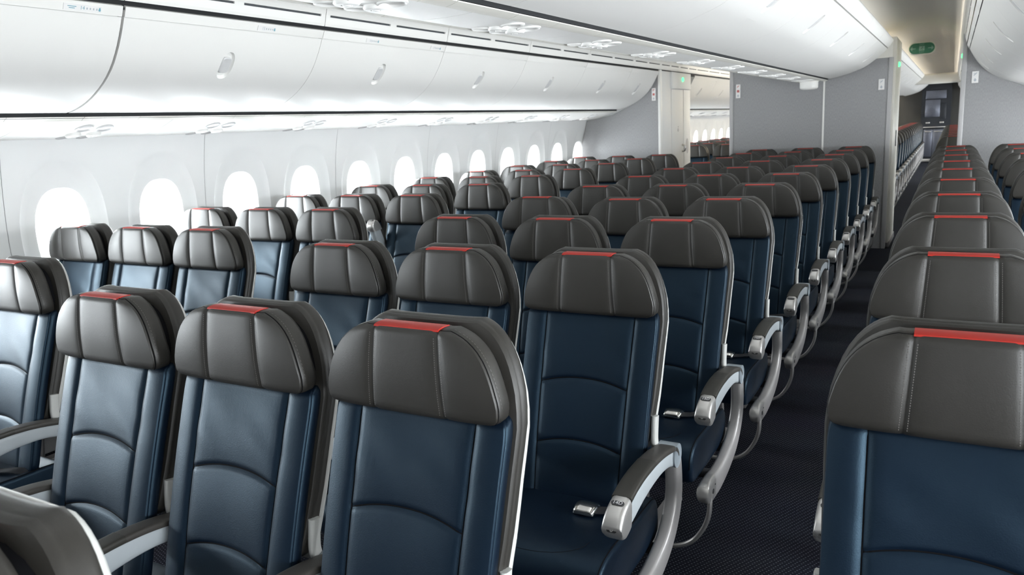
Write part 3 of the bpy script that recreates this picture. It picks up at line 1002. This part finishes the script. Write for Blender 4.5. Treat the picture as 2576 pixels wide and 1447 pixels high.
obj('kick_plate', MB().rbox(-0.50, 0.46, -0.07, 0.0, 0.02, 0.10, 0.006, 2).mesh('kick_plate', 'alu'), g)

# ------------------------------------------------------------------ the passenger seat
LEAN = 0.155
def lean(z):
    return (z - 1.15) * LEAN if z >= 0.97 else (0.97 - 1.15) * LEAN + (z - 0.97) * 0.29
def seat_meshes():
    S = {}
    # --- padded panel with a seamed front face
    def pillow(name, mat, ztab, z0, z1, cols, nrow, yfun, rim, warp=None, rowlist=None, angle=45):
        rows = []
        ts = rowlist or [j / nrow for j in range(nrow + 1)]
        for t in ts:
            z = z0 + (z1 - z0) * t
            w = interp(ztab, t)
            row = []
            for (a, sgn) in cols:
                x = a(t, w) * sgn
                zz = z + (warp(x, t) if warp else 0)
                row.append((x, yfun(x, zz, t, w), zz))
            rows.append(row)
        mb = MB()
        mb.grid(rows)
        n, m = len(rows[0]), len(rows)
        loop = [rows[0][i] for i in range(n)] + [rows[j][n - 1] for j in range(1, m)] + [rows[m - 1][i] for i in range(n - 2, -1, -1)] + [rows[j][0] for j in range(m - 2, 0, -1)]
        K = len(loop)
        nor = []
        for k in range(K):
            a, b = loop[k - 1], loop[(k + 1) % K]
            dx, dz = b[0] - a[0], b[2] - a[2]
            l = math.hypot(dx, dz) or 1
            nor.append((dz / l, -dx / l))
        rings = [[(p[0] + q[0] * e, p[1] + d, p[2] + q[1] * e) for p, q in zip(loop, nor)] for e, d in rim]
        mb.grid([loop] + rings, True)
        mb.f.append(tuple(len(mb.v) - K + i for i in range(K)))
        S[name] = mb.mesh(name, mat, angle=angle)
        return rows, loop, nor
    # column layout: centre panel, stitched seam, wing
    def cols_for(xs, nc, nw):
        cs = []
        half = []
        for k in range(1, nc + 1):
            f = k / nc
            half.append(lambda t, w, f=f: xs(t) * f - (0.005 if f == 1 else 0.0))
        half.append(lambda t, w: xs(t) - 0.0015)
        half.append(lambda t, w: xs(t) + 0.0015)
        half.append(lambda t, w: xs(t) + 0.005)
        for k in range(1, nw + 1):
            f = (k / nw) ** 0.85
            half.append(lambda t, w, f=f: xs(t) + 0.005 + (w - xs(t) - 0.005) * f)
        for h in half[::-1]:
            cs.append((h, -1))
        cs.append((lambda t, w: 0.0, 1))
        for h in half:
            cs.append((h, 1))
        return cs
    def g(d, wd):
        return math.exp(-(d / wd) ** 2)
    # headrest
    HZ0, HZ1 = 0.986, 1.157
    HW = [(0, 0.184), (0.03, 0.196), (0.08, 0.2035), (0.18, 0.2055), (0.40, 0.1975), (0.60, 0.185), (0.75, 0.170), (0.86, 0.152), (0.94, 0.132), (0.98, 0.115), (1.0, 0.101)]
    hxs = lambda t: 0.077 + 0.010 * (1 - t)
    def hy(x, z, t, w):
        xs = hxs(t)
        ax = abs(x)
        y = -0.068 - 0.005 * math.sin(PI * min(1, max(0, t)) ** 0.9)
        if ax < xs:
            y -= 0.0035 * (1 - (ax / xs) ** 4)
        else:
            q = (ax - xs) / max(1e-4, w - xs)
            y -= 0.0035 * math.sin(PI * min(1, q) ** 0.7) * (0.4 + 0.6 * math.sin(PI * t))
            y += 0.003 * q ** 3
        y += 0.0032 * g(ax - xs, 0.0042)
        y += 0.006 + 0.008 * max(0, (0.06 - t) / 0.06) ** 2 + 0.004 * max(0, (t - 0.95) / 0.05) ** 2
        return y + 0.35 * lean(z)
    rowl = [0, 0.03, 0.07, 0.12, 0.2, 0.28, 0.37, 0.46, 0.55, 0.64, 0.72, 0.80, 0.86, 0.91, 0.945, 0.97, 0.988, 1.0]
    hrows, hl, hn = pillow('headrest', 'grey_leather', HW, HZ0, HZ1, cols_for(hxs, 6, 9), 0, hy,
           [(0.002, 0.002), (0.0022, 0.005), (0.0, 0.0065), (0.003, 0.009), (0.0045, 0.020), (0.004, 0.042), (-0.001, 0.052), (-0.012, 0.056)], rowlist=rowl, angle=60)
    S['hy'] = hy
    # red band over the top edge
    ytop = hrows[-1][len(hrows[0]) // 2][1]
    rb = MB()
    prof = [(ytop + 0.003, HZ1 + 0.0005), (ytop + 0.004, HZ1 + 0.0035), (ytop + 0.009, HZ1 + 0.0052), (ytop + 0.020, HZ1 + 0.0066), (ytop + 0.042, HZ1 + 0.0060), (ytop + 0.052, HZ1 + 0.0012), (ytop + 0.054, HZ1 - 0.004)]
    xs_ = [-0.078 + 0.156 * k / 8 for k in range(9)]
    rb.grid([[(x, p[0], p[1]) for x in xs_] for p in prof])
    for x in (-0.078, 0.078):
        rb.add([(x, p[0], p[1]) for p in prof] + [(x, (prof[0][0] + prof[-1][0]) / 2, HZ1 - 0.004)], [tuple(range(len(prof) + 1))])
    S['red_band'] = rb.mesh('red_band', 'red')
    # stitching beside the seams and round the edge
    st = MB()
    for sg in (-1, 1):
        for off in (-0.0065, 0.0065):
            n = 34
            for k in range(n):
                t0, t1 = 0.05 + 0.90 * k / n, 0.05 + 0.90 * (k + 0.55) / n
                p = []
                for t in (t0, t1):
                    x = sg * (hxs(t) + off)
                    z = HZ0 + (HZ1 - HZ0) * t
                    p.append(Vector((x, hy(x, z, t, interp(HW, t)) - 0.0006, z)))
                a, b = p
                w = 0.0006
                st.add([a + Vector((-w, 0, 0)), a + Vector((w, 0, 0)), b + Vector((w, 0, 0)), b + Vector((-w, 0, 0))], [(0, 1, 2, 3)])
    K = len(hl)
    ring = [(p[0] + q[0] * 0.0052, p[1] + 0.014, p[2] + q[1] * 0.0052) for p, q in zip(hl, hn)]
    for k in range(K):
        a, b = Vector(ring[k]), Vector(ring[(k + 1) % K])
        L = (b - a).length
        if L < 1e-4 or a.z < HZ0 + 0.02:
            continue
        m = max(1, int(L / 0.006))
        for i in range(m):
            p, q = a.lerp(b, i / m), a.lerp(b, (i + 0.55) / m)
            st.add([p, q, q + Vector((0, 0.001, 0)), p + Vector((0, 0.001, 0))], [(0, 1, 2, 3)])
    S['stitching'] = st.mesh('stitching', 'stitch', smooth=False)
    # block carrying the headrest, blackened to draw the shade in the gap
    gm = MB()
    right = [(interp(HW, t) * 0.93, HZ0 + 0.012 + (HZ1 - 0.016 - HZ0 - 0.012) * t) for t in [k / 14 for k in range(15)]]
    poly = right + [(-x, z) for x, z in right[::-1]]
    gm.loft([[(x, y + (0.35 * lean(z) if k == 0 else lean(z)), z) for x, z in poly] for k, y in enumerate((-0.016, 0.018))])
    S['headrest_gap_shade'] = gm.mesh('headrest_gap_shade', 'piping', angle=30)
    # back pad (grey) and rear shell
    PW = [(0, 0.182), (0.02, 0.192), (0.10, 0.199), (0.30, 0.208), (0.5, 0.2115), (0.63, 0.2145), (0.74, 0.2095), (0.83, 0.197), (0.89, 0.183), (0.935, 0.167), (0.97, 0.148), (0.988, 0.133), (1.0, 0.117)]
    prow = [0, 0.01, 0.03, 0.08, 0.16, 0.26, 0.36, 0.46, 0.56, 0.64, 0.70, 0.76, 0.81, 0.855, 0.895, 0.93, 0.955, 0.975, 0.988, 1.0]
    pc = [(lambda t, w, f=k / 10: w * f, 1) for k in range(-10, 11)]
    def py(x, z, t, w):
        return 0.011 + lean(z) + 0.008 * (abs(x) / w) ** 6
    pillow('back_pad', 'grey_leather', PW, 0.615, 1.160, pc, 0, py, [(0.003, 0.005), (0.0045, 0.011), (0.0035, 0.0135), (0.005, 0.016), (0.0052, 0.032), (0.003, 0.040), (-0.002, 0.043)], rowlist=prow, angle=60)
    def sy(x, z, t, w):
        return 0.054 + lean(z)
    pillow('back_shell', 'shell', [(t, w + 0.0035 * (1 - t) ) for t, w in PW], 0.60, 1.153, pc, 0, sy, [(0.0025, 0.003), (0.0035, 0.007), (0.003, 0.012), (-0.002, 0.017), (-0.02, 0.023)], rowlist=prow, angle=60)
    # navy backrest
    BZ0, BZ1 = 0.455, 0.986
    BW = [(0, 0.196), (0.05, 0.200), (0.4, 0.202), (0.8, 0.205), (0.94, 0.206), (0.985, 0.203), (1.0, 0.196)]
    bxs = lambda t: 0.132 + 0.010 * t
    A1, A2 = (0.795 - BZ0) / (BZ1 - BZ0), (0.618 - BZ0) / (BZ1 - BZ0)
    def warp(x, t):
        k = min(1, max(0, t / 0.15)) * min(1, max(0, (1 - t) / 0.2))
        return -0.020 * k * min(1.3, (abs(x) / 0.137)) ** 2.2 if abs(x) < 0.18 else -0.020 * k * 1.3 ** 2.2 * (1 - min(1, (abs(x) - 0.18) / 0.025))
    def by(x, z, t, w):
        ax = abs(x)
        xs = bxs(t)
        y = -0.030 - 0.008 * math.sin(PI * t)
        if ax < xs:
            q = ax / xs
            for a, b in ((0, A2), (A2, A1), (A1, 1)):
                if a <= t <= b:
                    f = (t - a) / (b - a)
                    y -= 0.006 * (1 - q ** 4) * (math.sin(PI * f) ** 0.55)
            y += 0.006 * math.cos(q * PI / 2)
            y += 0.0045 * (g(t - A1, 0.010) + g(t - A2, 0.010)) * min(1, (1 - q) * 8 + 0.3)
        else:
            q = (ax - xs) / max(1e-4, w - xs)
            y -= 0.003 * math.sin(PI * min(1, q) ** 0.9)
            y += 0.004 * q ** 4
        y += 0.006 * g(ax - xs, 0.0045)
        y += 0.012 * max(0, (t - 0.975) / 0.025) ** 2
        # shallow creases of worn leather
        y += 0.0022 * math.sin(38 * x + 55 * z) * g(t - 0.80, 0.10) * g(ax - 0.09, 0.07)
        return y + lean(z) + 0.010
    rl = []
    for a, b, n in ((0, A2 - 0.03, 7), (A2 - 0.02, A2 + 0.02, 6), (A2 + 0.03, A1 - 0.03, 7), (A1 - 0.02, A1 + 0.02, 6), (A1 + 0.03, 0.96, 9), (0.97, 1.0, 4)):
        rl += [a + (b - a) * k / n for k in range(n + 1)]
    pillow('backrest', 'navy', BW, BZ0, BZ1, cols_for(bxs, 8, 7), 0, by, [(0.002, 0.003), (0.0025, 0.006), (0.0005, 0.008), (0.003, 0.011), (0.004, 0.020), (0.002, 0.034), (-0.006, 0.038)], warp=warp, rowlist=rl, angle=60)
    sl = MB()
    for sg in (-1, 1):
        pth = []
        for k in range(41):
            t = 0.01 + 0.975 * k / 40
            x = sg * bxs(t)
            z = BZ0 + (BZ1 - BZ0) * t
            z += warp(x, t)
            pth.append((x, by(x, z, t, interp(BW, t)) - 0.0002, z))
        sl.tube(pth, 0.0015, 5)
    for t in (A1, A2):
        pth = []
        for k in range(25):
            x = bxs(t) * (-1 + 2 * k / 24) * 0.985
            z = BZ0 + (BZ1 - BZ0) * t + warp(x, t)
            pth.append((x, by(x, z, t, interp(BW, t)) - 0.0004, z))
        sl.tube(pth, 0.0019, 5)
    S['seam'] = sl.mesh('seam', 'piping')
    hp = MB()
    ring = [Vector((p[0] + q[0] * 0.0016, p[1] + 0.0060, p[2] + q[1] * 0.0016)) for p, q in zip(hl, hn)]
    clean = [ring[0]]
    for p in ring[1:]:
        if (p - clean[-1]).length > 0.003:
            clean.append(p)
    hp.tube(clean + [clean[0]], 0.0016, 5)
    S['edge_piping'] = hp.mesh('edge_piping', 'piping')
    # seat cushion
    mb = MB()
    rings = []
    prof = [(-0.07, 0.375, 0.0), (-0.08, 0.440, 0.0), (-0.12, 0.458, 0), (-0.22, 0.460, 0), (-0.32, 0.464, 0), (-0.42, 0.466, 0), (-0.475, 0.460, 0), (-0.508, 0.444, 0), (-0.525, 0.418, 0), (-0.528, 0.385, 0), (-0.520, 0.350, 0), (-0.49, 0.328, 0), (-0.30, 0.325, 0), (-0.10, 0.330, 0)]
    sp = [(p.x, p.z) for p in smooth_path([(a, 0, b) for a, b, c in prof] + [(-0.07, 0, 0.375)], 3)][:-1]
    cyy, czz = -0.30, 0.395
    for x, s in ((-0.219, 0.80), (-0.2185, 0.90), (-0.215, 0.955), (-0.206, 0.985), (-0.19, 1.0), (-0.12, 1.006), (0, 1.01), (0.12, 1.006), (0.19, 1.0), (0.206, 0.985), (0.215, 0.955), (0.2185, 0.90), (0.219, 0.80)):
        rings.append([(x, cyy + (p[0] - cyy) * (0.5 + 0.5 * s), czz + (p[1] - czz) * s) for p in sp])
    mb.loft(rings)
    S['seat_cushion'] = mb.mesh('seat_cushion', 'navy', angle=60)
    pb = MB()
    for sg in (-1, 1):
        pb.tube([(sg * 0.2105, cyy + (p[0] - cyy) * 0.989, czz + (p[1] - czz) * 0.975 + 0.0005) for p in sp[4:28]], 0.0016, 5)
    pb.tube([(0.15 * math.cos(a), -0.32 + 0.10 * math.sin(a) - 0.10, 0.4685 + 0.0004) for a in [PI + PI * k / 16 for k in range(17)]], 0.0009, 4)
    S['piping'] = pb.mesh('piping', 'piping')
    # armrest: body, pad, front cap, hinge
    top = [(0.004, 0.612), (-0.012, 0.630), (-0.04, 0.639), (-0.12, 0.649), (-0.20, 0.650), (-0.28, 0.643), (-0.34, 0.631), (-0.385, 0.616)]
    low = [(-0.385, 0.532), (-0.34, 0.545), (-0.28, 0.564), (-0.20, 0.581), (-0.12, 0.588), (-0.06, 0.582), (-0.02, 0.570), (0.004, 0.564)]
    def side_profile(ptop, plow, hw, r, name, mat):
        # rounded-edge slab between two y,z polylines of the same length
        a = smooth_path([(0, *p) for p in ptop], 3)
        b = smooth_path([(0, *p) for p in plow[::-1]], 3)
        rings = []
        for p, q in zip(a, b):
            c = (p + q) / 2
            h = (p - q).length / 2
            u = (p - q).normalized()
            ring = []
            for k in range(20):
                an = 2 * PI * (k + 0.5) / 20
                ox, oz = oval(an, hw, h, 5)
                ring.append((ox, c.y + u.y * oz, c.z + u.z * oz))
            rings.append(ring)
        S[name] = MB().loft(rings).mesh(name, mat, angle=50)
    side_profile([(y, z - 0.013) for y, z in top], low, 0.0225, 0.01, 'armrest', 'arm')
    side_profile(top, [(y, z - 0.018) for y, z in top][::-1], 0.0262, 0.01, 'arm_pad', 'armpad')
    cap_t = [(-0.382, 0.6175), (-0.405, 0.610), (-0.428, 0.598), (-0.446, 0.580), (-0.454, 0.560)]
    cap_b = [(-0.443, 0.537), (-0.430, 0.524), (-0.412, 0.519), (-0.397, 0.522), (-0.382, 0.528)]
    top2 = [(y, z + 0.0012) for y, z in top[4:]]
    side_profile(top2, [(y, z - 0.0185) for y, z in top2][::-1], 0.0266, 0.01, 'pad_insert', 'armpad2')
    side_profile(cap_t, cap_b, 0.0268, 0.01, 'arm_cap', 'alu')
    hb = MB()
    hb.loft([[(x, -0.012 + r * math.cos(2 * PI * k / 24), 0.604 + r * 1.05 * math.sin(2 * PI * k / 24)) for k in range(24)] for x, r in ((-0.025, 0.030), (-0.0275, 0.034), (0.0275, 0.034), (0.025, 0.030))])
    S['arm_hinge'] = hb.mesh('arm_hinge', 'hinge', angle=50)
    pm = MB()
    pm.prism([(p[0] * 0.98, p[1]) for p in pill(0.0175, 0.0068)], -0.001, 0.001, 'z')
    S['number_plate'] = pm.mesh('number_plate', 'plate', smooth=False)
    S['audio_jack'] = MB().prism(pill(0.013, 0.0062), -0.0012, 0.0012, 'z').mesh('audio_jack', 'black', smooth=False)
    jr = MB()
    jr.grid([[(r * math.cos(2 * PI * k / 14), r * math.sin(2 * PI * k / 14), z) for k in range(14)] for r, z in ((0.0035, 0.001), (0.0035, 0.0022), (0.002, 0.0022), (0.002, 0.001))], True)
    S['jack_ring'] = jr.mesh('jack_ring', 'alu')
    # curved side spar from the hinge down and forward
    path = smooth_path([(0.0, 0.000, 0.582), (0.0, 0.010, 0.53), (0.0, 0.012, 0.45), (0.0, -0.018, 0.385), (0.0, -0.085, 0.330), (0.0, -0.18, 0.298), (0.0, -0.29, 0.282), (0.0, -0.375, 0.284)], 5)
    def spar(path, wid, name, mat):
        rings = []
        for i, p in enumerate(path):
            t = (path[min(i + 1, len(path) - 1)] - path[max(i - 1, 0)]).normalized()
            nrm = Vector((0, -t.z, t.y))
            f = i / (len(path) - 1)
            w = wid[0] + (wid[1] - wid[0]) * (f if wid[1] > wid[0] else f ** 3)
            ring = []
            for k in range(20):
                ox, oz = oval(2 * PI * (k + 0.5) / 20, 0.0205, w, 4.5)
                ring.append(p + Vector((ox, 0, 0)) + nrm * oz)
            rings.append(ring)
        S[name] = MB().loft(rings).mesh(name, mat, angle=50)
    spar(path, (0.024, 0.044), 'side_spar', 'alu2')
    tip = smooth_path([(0, -0.372, 0.284), (0, -0.40, 0.285), (0, -0.43, 0.289), (0, -0.452, 0.296), (0, -0.468, 0.303)], 3)
    spar(tip, (0.0445, 0.016), 'spar_tip', 'alu')
    mb = MB()
    disc(mb, (0.0205, -0.41, 0.285), 0.009, 14, 'x', 0.0015)
    disc(mb, (0.0205, -0.385, 0.300), 0.003, 8, 'x', 0.0015)
    S['spar_bolt'] = mb.mesh('spar_bolt', 'plate')
    # luggage bar
    bar = smooth_path([(0.255, -0.40, 0.30), (0.262, -0.425, 0.255), (0.258, -0.43, 0.20), (0.238, -0.43, 0.145), (0.200, -0.43, 0.092), (0.145, -0.43, 0.062), (0.08, -0.43, 0.056), (-0.20, -0.43, 0.056)], 5)
    S['luggage_bar'] = MB().tube(bar, 0.0085, 8).mesh('luggage_bar', 'alu')
    # pale bracket between back and hinge
    br = smooth_path([(0, -0.072, 0.70), (0, -0.078, 0.66), (0, -0.080, 0.625), (0, -0.070, 0.590), (0, -0.062, 0.570)], 4)
    rings = []
    for i, p in enumerate(br):
        t = (br[min(i + 1, len(br) - 1)] - br[max(i - 1, 0)]).normalized()
        n = Vector((0, -t.z, t.y))
        rings.append([p + Vector((ox, 0, 0)) + n * oz for ox, oz in [oval(2 * PI * (k + 0.5) / 14, 0.008, 0.015, 4) for k in range(14)]])
    S['side_bracket'] = MB().loft(rings).mesh('side_bracket', 'shell', angle=50)
    # legs and under-seat beam
    mb = MB()
    mb.tube([(0.0, -0.36, 0.32), (0.0, -0.40, 0.02)], 0.016, 8)
    mb.rbox(-0.03, 0.03, -0.47, -0.02, 0.0, 0.022, 0.006, 2)
    S['leg'] = mb.mesh('leg', 'alu2')
    mb = MB()
    mb.tube([(0.0, -0.12, 0.32), (0.0, -0.06, 0.02)], 0.016, 8)
    S['rear_leg'] = mb.mesh('leg', 'alu2')
    mb = MB()
    mb.tube([(-0.2215, -0.36, 0.305), (0.255, -0.36, 0.305)], 0.018, 10)
    mb.tube([(-0.2215, -0.12, 0.305), (0.255, -0.12, 0.305)], 0.018, 10)
    S['seat_beam'] = mb.mesh('seat_beam', 'plate')
    # belt and buckle lying on the cushion
    mb = MB()
    bp = [(0.205, -0.13, 0.455), (0.17, -0.165, 0.474), (0.13, -0.19, 0.4735), (0.09, -0.205, 0.4735)]
    bp = smooth_path(bp, 4)
    mb.grid([[p + Vector((0, -0.02, 0)), p + Vector((0, 0.02, 0)), p + Vector((0, 0.02, -0.003)), p + Vector((0, -0.02, -0.003))] for p in bp], True)
    S['belt'] = mb.mesh('belt', 'belt')
    mb = MB()
    rings = []
    for y, h, w in ((-0.238, 0.010, 0.026), (-0.236, 0.014, 0.030), (-0.222, 0.021, 0.033), (-0.205, 0.023, 0.034), (-0.19, 0.019, 0.034), (-0.178, 0.012, 0.032), (-0.175, 0.008, 0.028)):
        rings.append([(0.075 + oval(2 * PI * (k + 0.5) / 16, w, 1, 4)[0], y, 0.470 + (h if math.sin(2 * PI * (k + 0.5) / 16) > 0 else 0.0) * abs(oval(2 * PI * (k + 0.5) / 16, w, 1, 4)[1])) for k in range(16)])
    mb.loft(rings)
    S['buckle'] = mb.mesh('buckle', 'chrome', angle=50)
    return S
S = seat_meshes()
BACK = ('headrest', 'red_band', 'stitching', 'edge_piping', 'headrest_gap_shade', 'back_pad', 'back_shell', 'backrest', 'seam')
def add_armrest(root, x, raised=False, text=None, full=True):
    a = obj('armrest', S['armrest'], root)
    a.matrix_local = Matrix.Translation((x, -0.062, 0.584)) @ Matrix.Rotation(-0.075, 4, 'X') @ Matrix.Translation((0, 0.012, -0.604))
    if raised:
        # swung up about the hinge
        a.matrix_local = Matrix.Translation((x, -0.062, 0.584)) @ Matrix.Rotation(math.radians(-84), 4, 'X') @ Matrix.Translation((0, 0.012, -0.604))
    obj('arm_pad', S['arm_pad'], a)
    obj('arm_cap', S['arm_cap'], a)
    if full:
        obj('pad_insert', S['pad_insert'], a)
    obj('arm_hinge', S['arm_hinge'], a)
    if full:
        e = obj('number_plate', S['number_plate'], a, (0, -0.4110, 0.6086), (math.radians(24), 0, 0))
        if text:
            t = obj('seat_number', text_mesh(text, 0.0150, 'print'), a, (0, -0.4108, 0.6100), (math.radians(24), 0, 0))
        obj('audio_jack', S['audio_jack'], a, (0, -0.4500, 0.555), (math.radians(66), 0, 0))
        obj('jack_ring', S['jack_ring'], a, (0, -0.4510, 0.5547), (math.radians(66), 0, 0))
    return a
def make_seat(x, y, label, group, aisle=0, left_arm=False, right_arm=True, detail=2, text=None, raised=False, tilt=0.0, lift=0.0):
    """aisle=+1/-1: side that stands on an aisle and carries the curved spar"""
    r = empty('airliner_seat', (x, y + 0.035, 0))
    tag(r, label, 'seat', group)
    piv = Matrix.Translation((0, -0.10, 0.45)) @ Matrix.Rotation(tilt, 4, 'X') @ Matrix.Translation((0, 0.10, -0.45))
    hd = None
    for n in BACK:
        if n == 'stitching' and detail < 2 or n in ('edge_piping', 'seam') and detail < 1:
            continue
        if n == 'headrest_gap_shade' and detail < 1:
            continue
        sub = n in ('red_band', 'stitching', 'edge_piping', 'seam')
        o = obj(n, S[n], hd if sub else r)
        if not sub:
            o.matrix_local = piv @ (Matrix.Translation((0, 0, lift)) if n == 'headrest' else Matrix.Identity(4))
        if n in ('headrest', 'backrest'):
            hd = o
        if n == 'stitching':
            o['kind'] = 'stuff'
    cu = obj('seat_cushion', S['seat_cushion'], r)
    if detail >= 1:
        obj('piping', S['piping'], cu)
        for sx in (-0.2115, 0.2115):
            obj('side_bracket', S['side_bracket'], r, (sx, 0, 0))
        obj('seat_beam', S['seat_beam'], r)
        b = obj('belt', S['belt'], r, (0, -0.06, 0))
        obj('buckle', S['buckle'], b)
    obj('leg', S['leg'], r)
    obj('leg', S['rear_leg'], r)
    if right_arm:
        add_armrest(r, 0.2475, raised, text if aisle >= 0 else None, detail >= 1)
    if left_arm:
        add_armrest(r, -0.2475, False, text if aisle < 0 else None, detail >= 1)
    if aisle:
        s = obj('side_spar', S['side_spar'], r, (aisle * 0.2485, -0.035, 0))
        obj('spar_tip', S['spar_tip'], s)
        bl = obj('spar_bolt', S['spar_bolt'], s)
        if aisle < 0:
            bl.rotation_euler = (0, 0, 0)
            bl.location = (-0.0425, 0, 0)
        q = obj('luggage_bar', S['luggage_bar'], r, (0, -0.035, 0))
        if aisle < 0:
            q.scale = (-1, 1, 1)
    return r
SP = 0.495
PIT = 0.7874
RNUM = random.Random(5)
def tl():
    return math.radians(RNUM.uniform(-0.5, 0.7)) * -1
# ---- centre block: columns along the carpet aisle (R), middle (M), far aisle (L)
yc = [0.312, 1.170] + [2.038 + PIT * k for k in range(10)]
colname = {'R': 'column along the carpet aisle', 'M': 'middle column', 'L': 'column toward the windows'}
for n, y in enumerate(yc):
    k = len(yc) - 1 - n
    for c, x in (('L', 0.489 - 2 * SP), ('M', 0.489 - SP), ('R', 0.489)):
        if n == 0 and c != 'R':
            continue
        txt = '%dD' % (12 + n) if (c == 'R' and n in (2, 3, 4)) else None
        extra = ''
        lab = 'navy seat in centre block, %s, %s row from the bulkhead' % (colname[c], ORD[k])
        if c == 'R' and n == 2:
            lab = 'navy seat in centre block along the carpet aisle, numbered 14D on its armrest'
        if c == 'R' and n == 0:
            lab = 'navy seat in centre block along the carpet aisle, single seat twelfth from the bulkhead'
        make_seat(x, y, lab, 'centre block seats', aisle={'R': 1, 'L': -1}.get(c, 0), left_arm=(c == 'L'), detail=2 if n < 6 else 1,
                  text=txt, tilt=0.0 if n < 1 else tl(), lift=0.012 if (n == 4 and c == 'L') else 0)
# ---- window block by the near-side portholes: H aisle, J middle, K window
yw = [2.303 - 0.845] + [2.303 + PIT * k for k in range(9)]
colname = {'H': 'aisle column', 'J': 'middle column', 'K': 'column against the sidewall'}
for n, y in enumerate(yw):
    k = len(yw) - 1 - n
    for c, x in (('K', -1.513 - 2 * SP), ('J', -1.513 - SP), ('H', -1.513)):
        lab = 'navy seat in window block, %s, %s row from the bulkhead' % (colname[c], ORD[k])
        rs = (n == 3 and c == 'J')
        if rs:
            lab = 'navy seat in window block with its armrest swung upright, %s row from bulkhead' % ORD[k]
        make_seat(x, y, lab, 'window block seats', aisle=1 if c == 'H' else 0, left_arm=False, detail=2 if n < 4 else 1, raised=rs, tilt=tl())
# ---- block across the carpet aisle: C aisle, B middle, A window
ya = [1.410] + [2.222 + PIT * k for k in range(9)]
for n, y in enumerate(ya):
    k = len(ya) - 1 - n
    for c, x in (('C', 1.442), ('B', 1.442 + SP), ('A', 1.442 + 2 * SP)):
        if c == 'A' and n < 5 or c == 'B' and n < 2:
            continue
        lab = 'navy seat across the carpet aisle, %s, %s row from the bulkhead' % ({'C': 'aisle column', 'B': 'middle column', 'A': 'column by the wall'}[c], ORD[k])
        make_seat(x, y, lab, 'seats across the carpet aisle', aisle=-1 if c == 'C' else 0, left_arm=(c == 'C'), right_arm=(c != 'A'), detail=2 if n < 5 else 1, tilt=tl() * 0.6)
# ---- aft cabin
for n in range(17):
    y = 11.55 + PIT * n
    make_seat(0.489, y, 'seat beyond the centre bulkhead along the carpet aisle, %s row behind it' % ORD[n], 'aft centre seats', aisle=1, detail=0)
    if n < 3:
        make_seat(0.489 - SP, y, 'seat beyond the centre bulkhead, middle column, %s row behind it' % ORD[n], 'aft centre seats', detail=0)
    if n < 10:
        make_seat(1.442, y, 'seat beyond the bulkhead across the carpet aisle, %s row behind it' % ORD[n], 'aft seats across the aisle', aisle=-1, left_arm=True, detail=0)
    if n < 8:
        for c, x in (('wall', -1.473 - 2 * SP), ('middle', -1.473 - SP), ('aisle', -1.473)):
            make_seat(x, y, 'dark seat beyond the lavatory door by the windows, %s column, %s row' % (c, ORD[n]), 'aft window seats', aisle=1 if c == 'aisle' else 0, detail=0)
